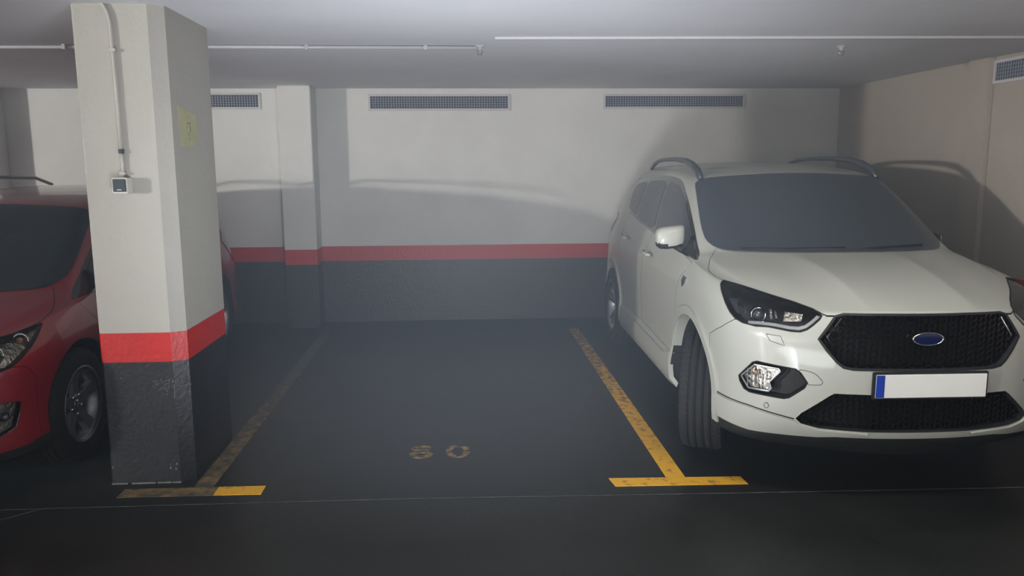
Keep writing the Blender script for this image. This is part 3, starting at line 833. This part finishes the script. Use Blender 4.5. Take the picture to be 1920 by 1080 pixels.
# outlines on the white car, local metres (left side of the picture is negative x)
HL = [(-0.767, 0.648, 1.006), (-0.702, 0.533, 0.994), (-0.619, 0.387, 0.973), (-0.536, 0.263, 0.953), (-0.479, 0.174, 0.934), (-0.462, 0.130, 0.920), (-0.459, 0.117, 0.910), (-0.47, 0.112, 0.894), (-0.499, 0.114, 0.866), (-0.526, 0.119, 0.844), (-0.552, 0.129, 0.832), (-0.59, 0.149, 0.831), (-0.677, 0.207, 0.842), (-0.726, 0.246, 0.838), (-0.772, 0.3, 0.845), (-0.797, 0.344, 0.859), (-0.81, 0.389, 0.883), (-0.815, 0.45, 0.918), (-0.807, 0.554, 0.968), (-0.795, 0.609, 0.993)]
FOG = [(-0.783, 0.297, 0.58), (-0.737, 0.237, 0.661), (-0.721, 0.222, 0.67), (-0.57, 0.117, 0.655), (-0.549, 0.106, 0.637), (-0.522, 0.091, 0.594), (-0.533, 0.095, 0.568), (-0.594, 0.125, 0.513), (-0.614, 0.137, 0.506), (-0.745, 0.246, 0.51), (-0.764, 0.269, 0.521), (-0.779, 0.291, 0.555)]
FOGLENS = [(-0.774, 0.288, 0.582), (-0.731, 0.23, 0.650), (-0.640, 0.155, 0.646), (-0.634, 0.151, 0.636), (-0.673, 0.178, 0.576), (-0.666, 0.172, 0.546), (-0.675, 0.179, 0.531), (-0.748, 0.254, 0.530)]
g_half = [(-.0, .035, .929), (-.2, .05, .929), (-.372, .085, .926), (-.408, .092, .914), (-.482, .091, .805), (-.446, .079, .75), (-.405, .062, .70), (-.375, .05, .675), (-.33, .038, .667), (-.15, .015, .667)]
GR = g_half[1:]+[(-x, y, z) for x, y, z in g_half[:0:-1]]
l_half = [(-.2, .02, .552), (-.408, .05, .552), (-.430, .056, .538), (-.539, .101, .445), (-.561, .115, .413), (-.537, .107, .390), (-.463, .081, .374), (-.25, .041, .366)]
LG = l_half+[(-x, y, z) for x, y, z in l_half[::-1]]
wsh = [(0, 1.703, 1.551), (-.15, 1.705, 1.549), (-0.297, 1.714, 1.541), (-0.45, 1.74, 1.528), (-0.576, 1.772, 1.512), (-0.608, 1.80, 1.497), (-0.628, 1.805, 1.480), (-0.666, 1.575, 1.365), (-0.692, 1.408, 1.265), (-0.703, 1.303, 1.207), (-0.705, 1.222, 1.168), (-0.68, 1.137, 1.138), (-0.631, 1.073, 1.121), (-0.575, 1.029, 1.116), (-0.357, 0.95, 1.114), (-.18, .925, 1.115), (0, 0.917, 1.117)]
WSH = wsh[1:-1]; WINDSHIELD = wsh + [(-x, y, z) for x, y, z in WSH[::-1]]
DLO = [(-0.792, 1.072, 1.063), (-0.801, 1.109, 1.060), (-0.812, 1.487, 1.076), (-.80, 1.9, 1.10), (-0.797, 2.329, 1.128), (-0.787, 2.932, 1.180), (-0.775, 3.244, 1.212), (-.765, 3.40, 1.235), (-0.759, 3.45, 1.27), (-0.669, 3.60, 1.43), (-0.649, 3.53, 1.475), (-.645, 3.3, 1.50), (-0.635, 2.785, 1.525), (-0.626, 2.458, 1.527), (-0.633, 2.181, 1.515), (-0.646, 2.014, 1.488), (-0.69, 1.697, 1.373), (-0.718, 1.48, 1.264), (-0.751, 1.252, 1.137), (-0.778, 1.111, 1.077)]
def side_poly(pts2): return [(-.85, u, w) for u, w in pts2]
FRONT_GLASS = side_poly([(1.36, 1.088), (1.9, 1.112), (2.24, 1.134), (2.34, 1.40), (2.385, 1.512), (2.18, 1.503), (2.02, 1.476), (1.70, 1.362), (1.50, 1.262), (1.36, 1.185)])
SAIL = side_poly([(1.095, 1.070), (1.335, 1.086), (1.335, 1.166), (1.25, 1.125)])
REAR_GLASS = side_poly([(2.285, 1.138), (2.93, 1.192), (2.97, 1.198), (3.02, 1.36), (3.05, 1.492), (2.785, 1.510), (2.43, 1.513), (2.375, 1.36)])
QUARTER_GLASS = side_poly([(3.01, 1.203), (3.24, 1.226), (3.40, 1.250), (3.43, 1.275), (3.56, 1.42), (3.52, 1.46), (3.3, 1.485), (3.09, 1.492), (3.06, 1.36)])
HOOD = [(0, .028), (-.12, .034), (-.25, .05), (-.38, .083), (-.44, .108), (-.459, .125), (-.478, .165), (-.536, .258), (-.619, .382), (-.702, .528), (-.767, .643), (-.790, .72), (-.794, .81), (-.787, .87), (-.747, .985), (-.688, 1.099), (-.668, 1.118), (-.628, 1.062), (-.573, 1.020), (-.357, .942), (-.18, .917), (0, .909)]
HOODP = HOOD + [(-x, y) for x, y in HOOD[-2:0:-1]]
BUMP = [(-.2, .10), (-.2, .930), (.06, .930), (.12, .912), (.343, .852), (.418, .803), (.55, .737), (.55, .10)]
FDOOR = [(1.245, .50), (1.245, .86), (1.20, .95), (1.09, 1.045), (1.30, 1.066), (1.9, 1.092), (2.285, 1.120), (2.30, .95), (2.285, .47), (1.27, .45)]
RDOOR = [(2.296, .47), (2.311, .95), (2.296, 1.120), (2.93, 1.172), (3.30, 1.208), (3.34, 1.10), (3.27, .92), (3.13, .80), (3.06, .62), (3.03, .47)]
nHL = (-.52, -.80, .28); nF = (0, -1, 0); nFOG = (-.55, -.83, 0); nS = (-1, 0, .12); nWS = (0, -.52, .85)
WF = dict(paint='white_paint', zf=lambda w: w, arch_r=.425, arches=[(.905, .345), (3.60, .345)], gap=.0032,
          sym=lambda p: True,
          recess=[(GR, nF, .1, .085, 2, .975), (LG, nF, .1, .10, 2, .975), (HL, nHL, .07, .13, 3, .88), (FOG, nFOG, .06, .06, 2, .92)],
          panels=[('hood', 2, HOODP, .80, 1.3, None), ('front_bumper', 0, BUMP, -1.2, 1.2, None)]
          + [('front_door', 0, FDOOR, a, b, None) for a, b in ((-1.1, -.70), (.70, 1.1))]
          + [('rear_door', 0, RDOOR, a, b, None) for a, b in ((-1.1, -.70), (.70, 1.1))])
white = thing('suv', 'white compact suv with roof rails parked nose out against the right wall', 'car', (CAR_X, CAR_Y, 0), CAR_R)
build_car(white, WS, REFW, WF)
RW = REFW
def both(fn, *a, **k):
    fn(*a, mirror=False, **k); fn(*a, mirror=True, **k)
patch('windshield', round_poly(WINDSHIELD, .3, 1), nWS, RW, 'window', white, .006, .02, .008)
for lab, o_, gm in (('window_surround', DLO, 'gloss_black'),):
    both(patch, lab, round_poly(o_, .3, 1), nS, RW, gm, white, .0015, .035, .004)
both(patch, 'front_window', round_poly(FRONT_GLASS, .3, 1), nS, RW, 'window', white, .0035, .035, .004)
both(patch, 'rear_window', round_poly(REAR_GLASS, .3, 1), nS, RW, 'window', white, .0035, .035, .004)
both(patch, 'quarter_window', round_poly(QUARTER_GLASS, .3, 1), nS, RW, 'window', white, .0035, .035, .004)
both(patch, 'mirror_sail', SAIL, nS, RW, 'black_plastic', white, .004, .03, .004)
patch('sunroof', [(-.40, 2.18, 1.6), (.40, 2.18, 1.6), (.42, 3.05, 1.6), (-.42, 3.05, 1.6)], (0, 0, 1), RW, 'window', white, .003, .05, .005)
# tail end
patch('rear_windshield', [(-.50, 4.15, 1.47), (.50, 4.15, 1.47), (.58, 4.33, 1.14), (-.58, 4.33, 1.14)], (0, .93, .3), RW, 'window', white, .003, .05, .004)
both(patch, 'tail_lamp', [(-.90, 3.93, 1.115), (-.90, 4.10, 1.17), (-.90, 4.35, 1.13), (-.90, 4.40, .98), (-.90, 4.22, .97)], (-.8, .6, 0), RW, 'tail_red', white, .006, .03, .01)
# arch trims, skirts and lip in body colour
for (u, w) in WF['arches']:
    both(patch, 'wheel_arch_trim', arc_pts(u, w, .426, 2, 186, 30)+arc_pts(u, w, .472, 186, 2, 30), (-1, 0, 0), RW, 'white_paint', white, .012, .03, .03)
def arch_flange(u, w, r, side):
    bm = bmesh.new(); prev = None; N = 24
    for k in range(N+1):
        a = math.radians(22+96*k/N); q = []
        for (rr, xx) in ((r+.004, .874), (r-.004, .874), (r-.006, .818), (r+.004, .818)):
            q.append(bm.verts.new((side*xx, u+rr*math.cos(a), w+rr*math.sin(a))))
        if prev:
            for i in range(4): bm.faces.new((prev[i], prev[(i+1) % 4], q[(i+1) % 4], q[i]))
        else: bm.faces.new(q)
        prev = q
    bm.faces.new(prev)
    return from_bm('arch_flange', bm, 'white_paint', white)
for (u, w) in WF['arches']:
    for sd in (-1, 1): arch_flange(u, w, .425, sd)
both(patch, 'side_skirt', [(-.9, 1.30, .245), (-.9, 1.345, .45), (-.9, 1.5, .415), (-.9, 2.9, .425), (-.9, 3.09, .435), (-.9, 3.12, .30), (-.9, 3.02, .245)], (-1, 0, 0), RW, 'white_paint', white, .014, .05, .03)
LIP = [(-0.850, 0.452, 0.448), (-0.743, 0.244, 0.436), (-0.567, 0.118, 0.404), (-.537, .107, .384), (-.463, .081, .367), (-.30, .055, .363), (-.24, .05, .358), (-.30, .055, .350), (-.463, .09, .332), (-.735, .255, .318), (-.835, .43, .335)]
both(patch, 'front_lip', LIP, (-.45, -.89, 0), RW, 'white_paint', white, .011, .03, .025)
both(seam, 'bumper_seam', [(-0.846, 0.450, 0.455), (-0.743, 0.244, 0.443), (-0.567, 0.118, 0.411)], (-.45, -.89, 0), RW, white, w=.0022, off=.004)
both(seam, 'washer_cover', [(-0.688, 0.205, 0.808), (-0.674, 0.19, 0.778), (-0.616, 0.152, 0.761), (-0.622, 0.16, 0.781), (-0.634, 0.163, 0.805)], (-.5, -.85, 0), RW, white, w=.0011, off=.0008, closed=True)
seam('tow_eye_cover', round_poly([(-0.565, 0.11, 0.655), (-0.514, 0.092, 0.650), (-0.487, 0.08, 0.638), (-0.457, 0.067, 0.604), (-0.467, 0.07, 0.588), (-0.53, 0.087, 0.585)], .3, 1), (-.3, -.95, 0), RW, white, w=.0012, off=.0008, closed=True)
def disc(name, c, n, r, ref, m, parent, off=.003, mirror=False, label=None):
    n = Vector(n).normalized(); a = n.cross(Vector((0, 0, 1))).normalized(); b = a.cross(n)
    return patch(name, [tuple(Vector(c)+a*math.cos(t)*r+b*math.sin(t)*r) for t in [2*math.pi*k/14 for k in range(14)]], n, ref, m, parent, off, r*.5, .003, label, mirror)
both(disc, 'parking_sensor', (-0.679, 0.184, 0.46), (-.5, -.85, 0), .013, RW, 'white_paint', white)
both(seam, 'sensor_ring', [(-0.679+.0125*math.cos(t), 0.184, 0.46+.0135*math.sin(t)) for t in [2*math.pi*k/12 for k in range(12)]], (-.5, -.85, 0), RW, white, w=.0012, off=.0035, closed=True, step=.005)
# headlights
nh = nHL
for mir in (False, True):
    HLs = scale_poly(HL, -.004)
    lensp = patch('headlight', HL, nh, RW, 'lens', white, -.003, .03, .003, 'clear swept headlight lens', mir)
    seam('headlight_gasket', scale_poly(HL, -.001), nh, RW, lensp, w=.0035, off=.0012, m='gap', mirror=mir, closed=True)
    # daylight strip along the lower edge
    d = [(-0.757, 0.276, 0.853), (-0.718, 0.247, 0.855), (-0.657, 0.199, 0.855), (-0.595, 0.159, 0.847), (-0.557, 0.138, 0.847), (-0.531, 0.128, 0.857), (-0.504, 0.123, 0.880), (-0.475, 0.122, 0.908)]
    seam('daylight_strip', d, nh, RW, lensp, w=.0075, off=-.012, m='drl', mirror=mir)
    sx = -1 if mir else 1
    def pos(p, dn): q = Vector(p)-Vector(nh).normalized()*dn; return Vector((q.x*sx, q.y, q.z))
    # projector
    c = pos((-0.712, 0.290, 0.893), .045); nn = Vector((nh[0]*sx*.3, nh[1], nh[2]*0)).normalized()
    def disk_lathe(name, prof, m, c, nn, par, n=24, label=None):
        bm = bmesh.new(); add_lathe(bm, prof, 2, (0, 0, 0), n); bmesh.ops.transform(bm, matrix=Matrix.Translation(c) @ nn.to_track_quat('Z', 'Y').to_matrix().to_4x4(), verts=bm.verts)
        return from_bm(name, bm, m, par, label=label)
    disk_lathe('projector_lens', [(0, .030), (.012, .027), (.022, .018), (.028, 0), (.028, -.03), (0, -.03)], 'lamp_ball', c, nn, lensp)
    disk_lathe('projector_ring', [(.030, -.02), (.030, .010), (.034, .014), (.038, .010), (.040, -.02)], 'chrome', c, nn, lensp)
    disk_lathe('bulb', [(0, .012), (.009, .008), (.010, -.02), (0, -.02)], 'chrome', pos((-0.701, 0.236, 0.862), .02), nn, lensp, 12)
    patch('reflector', [(-0.599, 0.226, 0.925), (-0.532, 0.173, 0.920), (-0.547, 0.15, 0.887), (-0.619, 0.189, 0.880)], nh, RW, 'reflector', lensp, -.025, .02, .01, 'faceted turn reflector', mir)
    patch('reflector', [(-0.656, 0.277, 0.931), (-0.646, 0.272, 0.931), (-0.655, 0.225, 0.886), (-0.667, 0.229, 0.886)], nh, RW, 'reflector', lensp, -.022, .01, .01, None, mir)
    patch('reflector', [(-0.638, 0.254, 0.926), (-0.630, 0.25, 0.920), (-0.637, 0.219, 0.892), (-0.645, 0.22, 0.892)], nh, RW, 'reflector', lensp, -.022, .01, .01, None, mir)
    patch('inner_fin', [(-0.793, 0.482, 0.948), (-0.757, 0.424, 0.952), (-0.772, 0.419, 0.935), (-0.779, 0.34, 0.888), (-0.792, 0.378, 0.893)], nh, RW, 'rail', lensp, -.016, .02, .01, 'grey inner fin', mir)
    patch('inner_fin', [(-.752, .36, .925), (-.747, .34, .918), (-.757, .32, .892), (-.763, .33, .892)], nh, RW, 'rail', lensp, -.016, .02, .01, None, mir)
    # fog bezel lamp
    fl = patch('fog_lamp', FOGLENS, nFOG, RW, 'lens', white, -.004, .02, .003, 'clear fog and turn lamp in a black bezel', mir)
    patch('reflector', scale_poly(FOGLENS, -.006), nFOG, RW, 'reflector', fl, -.016, .015, .008, None, mir)
    disk_lathe('bulb', [(0, .014), (.010, .010), (.011, -.01), (0, -.01)], 'amber', Vector(((-.718+0)*sx, .232, .612)), Vector((-.5*sx, -.85, 0)).normalized(), fl, 12, 'amber bulb')
    seam('lamp_rim', FOGLENS, nFOG, RW, fl, w=.0042, off=-.001, m='drl', mirror=mir, closed=True)
    for k in range(7):
        f = .12+k*.11
        seam('reflector_rib', [(-.765+f*.125, .28-f*.12, .642-.003*k), (-.762+f*.118, .28-f*.12, .538)], nFOG, RW, fl, w=.0012, off=-.009, m='drl', mirror=mir)
    seam('bezel_edge', FOG, nFOG, RW, white, w=.003, off=.0005, m='gap', mirror=mir, closed=True)
# grille: frame, honeycomb, inner trim, oval badge and side badge
frame = seam('grille_frame', scale_poly(GR, -.003), nF, RW, white, w=.006, off=.001, m='black_plastic', closed=True)
def in_poly(poly, x, z):
    r = False
    for i in range(len(poly)):
        x1, z1 = poly[i][0], poly[i][2]; x2, z2 = poly[i-1][0], poly[i-1][2]
        if (z1 > z) != (z2 > z) and x < (x2-x1)*(z-z1)/(z2-z1)+x1: r = not r
    return r
def honeycomb(name, poly, depth, cell, ref, parent):
    bm = bmesh.new(); h = cell*math.sqrt(3)/2
    zs = [p[2] for p in poly]; xs = [p[0] for p in poly]; seen = set()
    nx = int((max(xs)-min(xs))/(cell*1.5))+2; nz = int((max(zs)-min(zs))/h)+3
    for i in range(-1, nx):
        for j in range(-1, nz):
            cx = min(xs)+i*cell*1.5; cz = min(zs)+j*h+(h/2 if i % 2 else 0)
            V6 = [(cx+cell/2*1.0*math.cos(k*math.pi/3)*1.0, cz+cell/2*math.sin(k*math.pi/3)) for k in range(6)]
            V6 = [(cx+h/math.sqrt(3)*math.cos(k*math.pi/3), cz+h/math.sqrt(3)*math.sin(k*math.pi/3)) for k in range(6)]
            for k in range(6):
                a, b = V6[k], V6[(k+1) % 6]
                key = tuple(sorted(((round(a[0], 3), round(a[1], 3)), (round(b[0], 3), round(b[1], 3)))))
                if key in seen or not (in_poly(poly, *a) and in_poly(poly, *b)): continue
                seen.add(key); vs = []
                d = Vector((b[0]-a[0], 0, b[1]-a[1])).normalized(); s = Vector((-d.z, 0, d.x))*.0028
                for q in (a, b):
                    y = .03+.30*q[0]*q[0]+depth
                    for sg in (1, -1):
                        for dy in (0, .012): vs.append(bm.verts.new((q[0]+s.x*sg, y+dy, q[1]+s.z*sg)))
                for f in ((0, 2, 6, 4), (1, 5, 7, 3), (0, 4, 5, 1), (2, 3, 7, 6)): bm.faces.new([vs[t] for t in f])
    o = from_bm(name, bm, 'gloss_black', parent); o['kind'] = 'stuff'; return o
honeycomb('grille_mesh', GR, .012, .034, RW, white)
honeycomb('lower_grille_mesh', LG, .025, .034, RW, white)
for sx in (-1, 1):
    tube('grille_trim', [(sx*.378, .088, .905), (sx*.440, .092, .812), (sx*.425, .085, .79)], .0035, 'alloy', white, 8)
badge = box('trim_badge', (-.434, .088, .842), (-.376, .094, .862), 'gloss_black', white, .002, 'small rectangular badge in the grille')
for lo, hi in (((-.434, .084, .860), (-.376, .089, .863)), ((-.434, .084, .841), (-.376, .089, .844)), ((-.4345, .084, .842), (-.431, .089, .862))):
    box('badge_edge', lo, hi, 'chrome', badge)
for x in (-.424, -.414, -.404, -.394): box('badge_mark', (x, .084, .847), (x+.004, .089, .857), 'chrome', badge)
bm = bmesh.new(); add_lathe(bm, [(0, 0), (.9, 0), (1, .1), (1, 1), (0, 1)], 1, (0, 0, 0), 40); bmesh.ops.scale(bm, vec=(.072, .012, .029), verts=bm.verts); bmesh.ops.translate(bm, vec=(0, .016, .815), verts=bm.verts)
oval = from_bm('emblem', bm, 'emblem_blue', white, label='dark blue oval emblem with chrome rim')
bm = bmesh.new(); add_lathe(bm, [(.90, .02), (.92, -.25), (.98, -.25), (1.02, .05), (1.02, 1), (.9, 1)], 1, (0, 0, 0), 40); bmesh.ops.scale(bm, vec=(.074, .012, .031), verts=bm.verts); bmesh.ops.translate(bm, vec=(0, .016, .815), verts=bm.verts)
from_bm('emblem_rim', bm, 'chrome', oval)
# number plate, left blank
pl = box('number_plate', (-.245, -.012, .545), (.275, -.006, .655), 'plate', white, .002, 'long white registration plate')
box('plate_frame', (-.255, -.006, .536), (.285, .012, .664), 'black_plastic', pl, .003)
box('blue_band', (-.244, -.0128, .547), (-.205, -.0105, .653), 'plate_blue', pl)
# mirrors
def mirror_unit(root, P, x, y, z, sx, fold, paint, low):
    t = bpy.data.objects.new('side_mirror', None)
    bm = bmesh.new()
    # shell as stacked superellipse rings, outward along local x
    prof = [(-.085, .052, .036, .01), (-.07, .066, .052, .004), (-.03, .071, .060, 0), (.02, .071, .060, .0), (.06, .066, .056, .002), (.082, .052, .044, .006), (.090, .030, .028, .010)]
    rings = []
    for (xx, hz, hy, dz) in prof:
        ring_ = []
        for k in range(20):
            a = 2*math.pi*k/20; c, s = math.cos(a), math.sin(a)
            e = .62
            ring_.append(bm.verts.new((xx*sx, hy*math.copysign(abs(c)**e, c)*(1 if c < 0 else .45), hz*math.copysign(abs(s)**e, s)+dz-xx*.12)))
        rings.append(ring_)
    for A, B in zip(rings[:-1], rings[1:]):
        for k in range(20):
            f = bm.faces.new((A[k], A[(k+1) % 20], B[(k+1) % 20], B[k])); f.smooth = True
            zc = (A[k].co.z+A[(k+1) % 20].co.z)/2
            f.material_index = 1 if zc < -.040 else 0
    bm.faces.new(rings[0]); bm.faces.new(rings[-1])
    Mx = Matrix.Translation((x, y, z)) @ Matrix.Rotation(fold, 4, 'Z')
    bmesh.ops.transform(bm, matrix=Mx, verts=bm.verts)
    sh = from_bm('side_mirror', bm, [paint, low], root, label='side mirror with body colour cap' if paint != low else None)
    bm = bmesh.new(); add_box(bm, (-.066, .027, -.050), (.068, .031, .052)); bmesh.ops.transform(bm, matrix=Mx, verts=bm.verts); from_bm('mirror_glass', bm, 'chrome', sh)
    bpy.data.objects.remove(t)
    tube('mirror_foot', [(x-sx*.03, y-.005, z-.050), (x-sx*.075, y-.01, z-.075), (x-sx*.11, y-.02, z-.085)], [.022, .024, .026], low, sh, 10)
mirror_unit(white, WS, -.880, 1.42, 1.165, -1, 0, 'white_paint', 'black_plastic')
mirror_unit(white, WS, .835, 1.52, 1.105, 1, math.radians(-84), 'black_plastic', 'black_plastic')
# roof rails
for sx in (-1, 1):
    pts = [(sx*.592, 1.78, 1.510), (sx*.594, 1.86, 1.565), (sx*.593, 2.0, 1.607), (sx*.590, 2.2, 1.637), (sx*.588, 2.5, 1.650), (sx*.586, 2.9, 1.649), (sx*.582, 3.15, 1.637), (sx*.580, 3.30, 1.612), (sx*.578, 3.42, 1.575)]
    tube('roof_rail', pts, [.022, .029, .027, .021, .016, .014, .015, .020, .018], 'rail', white, 12, .72)
# door handles, fender badge
for sx in (-1, 1):
    for (u, w) in ((2.14, .985), (3.06, 1.02)):
        bm = bmesh.new(); add_tube(bm, [(sx*.868, u-.10, w-.004), (sx*.893, u-.085, w), (sx*.898, u, w+.003), (sx*.893, u+.085, w+.005), (sx*.868, u+.10, w+.004)], [.010, .012, .013, .012, .010], 8, .7); from_bm('door_handle', bm, 'white_paint', white)
both(patch, 'side_badge', [(-.9, 1.075, .962), (-.9, 1.105, .955), (-.9, 1.135, .965), (-.9, 1.15, .935), (-.9, 1.11, .902), (-.9, 1.075, .925)], (-1, 0, 0), RW, 'rail', white, .004, .02, .006, 'small dark shield badge on the fender')
# wipers lying at the foot of the windshield
for pts in ([(-.55, 1.045, 1.13), (-.30, .975, 1.135), (.02, .955, 1.14)], [(-.02, .935, 1.125), (.25, .965, 1.14), (.52, 1.045, 1.145)]):
    tube('wiper', pts, .006, 'black_plastic', white, 6)
# wheels
STEER = math.radians(-22)
make_wheel(white, -.765, .905, .346, .232, .235, -1, STEER, 'alloy')
make_wheel(white, .765, .905, .346, .232, .235, 1, STEER, 'alloy')
make_wheel(white, -.775, 3.60, .346, .232, .235, -1, 0, 'alloy')
make_wheel(white, .775, 3.60, .346, .232, .235, 1, 0, 'alloy')
box('underbody', (-.56, .45, .19), (.56, 4.2, .24), 'liner', white)


# ------------------------------------------------------------------ red car
def W3(pts): return [(x, y, wm(z)) for x, y, z in pts]
def W2(pts): return [(y, wm(z)) for y, z in pts]
RHL = [(-.816, .712, .826), (-.796, .646, .824), (-.778, .58, .816), (-.753, .532, .808), (-.72, .497, .80), (-.60, .34, .765), (-.55, .22, .725), (-.58, .17, .69), (-.66, .22, .665), (-.74, .27, .660), (-.799, .332, .666), (-.821, .382, .673), (-.836, .452, .702), (-.839, .549, .743), (-.832, .625, .780)]
RFOG = [(-.836, .418, .498), (-.816, .361, .511), (-.76, .26, .520), (-.72, .21, .50), (-.74, .225, .40), (-.785, .301, .357), (-.804, .335, .366), (-.822, .381, .382), (-.831, .406, .44)]
r_half = [(0, .035, .70), (-.30, .05, .69), (-.42, .08, .66), (-.38, .06, .58), (0, .03, .56)]
RGR = r_half[1:4]+[(0, .03, .56)]+[(-x, y, z) for x, y, z in r_half[3:0:-1]]
RLG = [(-.45, .06, .46), (-.52, .1, .38), (-.48, .08, .32), (.48, .08, .32), (.52, .1, .38), (.45, .06, .46)]
RHOOD = [(0, .028), (-.25, .05), (-.38, .083), (-.47, .13), (-.555, .24), (-.60, .33), (-.72, .49), (-.79, .62), (-.80, .72), (-.794, .81), (-.787, .87), (-.747, .985), (-.688, 1.099), (-.668, 1.118), (-.628, 1.062), (-.573, 1.020), (-.357, .942), (0, .909)]
RHOODP = RHOOD+[(-x, y) for x, y in RHOOD[-2:0:-1]]
RBUMP = [(-.2, .08), (-.2, .735), (.10, .735), (.24, .70), (.46, .66), (.52, .60), (.52, .08)]
nRHL = (-.72, -.62, .30); nRF = (-.62, -.78, 0)
RF = dict(paint='red_paint', zf=wm, arch_r=.37, arches=[(.96, .315), (3.52, .315)], gap=.003, sym=lambda p: True,
          recess=[(RGR, nF, .1, .07, 2, .975), (RLG, nF, .1, .07, 2, .975), (RHL, nRHL, .07, .11, 3, .88), (RFOG, nRF, .06, .06, 3, .92)],
          panels=[('hood', 2, RHOODP, .60, 1.1, None), ('front_bumper', 0, RBUMP, -1.2, 1.2, None)]
          + [('front_door', 0, W2(FDOOR), a, b, None) for a, b in ((-1.1, -.70), (.70, 1.1))]
          + [('rear_door', 0, W2(RDOOR), a, b, None) for a, b in ((-1.1, -.70), (.70, 1.1))])
red = thing('estate_car', 'dark red estate car parked nose out at the left behind the column', 'car', (RED_X, RED_Y, 0), RED_R)
build_car(red, RS, REFR, RF)
patch('windshield', round_poly(W3(WINDSHIELD), .3, 1), (0, -.42, .9), REFR, 'red_window', red, .006, .025, .008)
both(patch, 'window_surround', round_poly(W3(DLO), .3, 1), nS, REFR, 'gloss_black', red, .0015, .035, .004)
for nm, pp in (('front_window', FRONT_GLASS), ('rear_window', REAR_GLASS), ('quarter_window', QUARTER_GLASS)):
    both(patch, nm, round_poly(W3(pp), .3, 1), nS, REFR, 'red_window', red, .0035, .035, .004)
patch('rear_windshield', W3([(-.50, 4.15, 1.47), (.50, 4.15, 1.47), (.58, 4.33, 1.14), (-.58, 4.33, 1.14)]), (0, .93, .3), REFR, 'red_window', red, .003, .05, .004)
both(patch, 'tail_lamp', W3([(-.90, 3.95, 1.115), (-.90, 4.10, 1.19), (-.90, 4.35, 1.15), (-.90, 4.40, .86), (-.90, 4.22, .85)]), (-.8, .6, 0), REFR, 'tail_red', red, .006, .03, .01)
for mir in (False, True):
    sx = -1 if mir else 1
    lp = patch('headlight', RHL, nRHL, REFR, 'lens', red, -.002, .03, .003, 'clear swept headlight lens', mir)
    patch('reflector', scale_poly(RHL, -.012), nRHL, REFR, 'reflector', lp, -.030, .02, .02, 'bright faceted reflector', mir)
    seam('headlight_gasket', RHL, nRHL, REFR, lp, w=.0025, off=.001, m='gap', mirror=mir, closed=True)
    nn = Vector((-.55*sx, -.8, 0)).normalized()
    for (c, rr, lab) in (((-.803, .530, .778), .034, 'round turn lamp'), ((-.745, .36, .735), .055, 'round low beam bowl')):
        q = REFR.cast(c, nRHL)[0]-Vector(nRHL).normalized()*.028; q = Vector((q.x*sx, q.y, q.z))
        disk_lathe('lamp_bowl', [(rr*.55, -.02), (rr*.8, .002), (rr, .016), (rr*1.06, .016), (rr*1.06, -.03)], 'chrome', q, nn, lp, 28, lab)
        disk_lathe('bulb', [(0, rr*.45), (rr*.3, rr*.35), (rr*.5, 0), (rr*.5, -.02), (0, -.02)], 'amber' if rr < .05 else 'lamp_ball', q, nn, lp, 20)
    fl = patch('fog_lamp', RFOG, nRF, REFR, 'lens', red, -.003, .03, .003, 'clear fog lamp', mir)
    patch('reflector', scale_poly(RFOG, -.008), nRF, REFR, 'reflector', fl, -.026, .02, .012, None, mir)
    q = REFR.cast((-.80, .33, .44), nRF)[0]-Vector(nRF).normalized()*.03; q = Vector((q.x*sx, q.y, q.z))
    disk_lathe('bulb', [(0, .03), (.016, .024), (.026, 0), (.026, -.01), (0, -.01)], 'lamp_ball', q, nn, fl, 20)
for s_ in (-1, 1):
    pts = [(s_*.605, 1.95, 1.455), (s_*.604, 2.05, 1.505), (s_*.60, 2.3, 1.53), (s_*.60, 2.9, 1.545), (s_*.59, 3.5, 1.53), (s_*.585, 3.75, 1.47)]
    tube('roof_rail', pts, [.014, .014, .013, .013, .013, .014], 'rail', red, 10, .9)
    mirror_unit(red, RS, s_*.885, 1.42, wm(1.165)+.01, s_, 0, 'red_paint', 'black_plastic')
    for (u, w) in ((2.14, .985), (3.06, 1.02)):
        w = wm(w); bm = bmesh.new(); add_tube(bm, [(s_*.868, u-.10, w-.004), (s_*.893, u-.085, w), (s_*.898, u, w+.003), (s_*.893, u+.085, w+.005), (s_*.868, u+.10, w+.004)], [.010, .012, .013, .012, .010], 8, .7); from_bm('door_handle', bm, 'red_paint', red)
    make_wheel(red, s_*.765, .96, .316, .208, .21, s_, 0, 'dark_alloy', 5, False)
    make_wheel(red, s_*.765, 3.52, .316, .208, .21, s_, 0, 'dark_alloy', 5, False)
honeycomb('grille_mesh', RGR, .012, .034, REFR, red)
pl = box('number_plate', (-.26, -.010, .50), (.26, -.004, .61), 'plate', red, .002)
box('underbody', (-.54, .45, .155), (.54, 4.2, .20), 'liner', red)
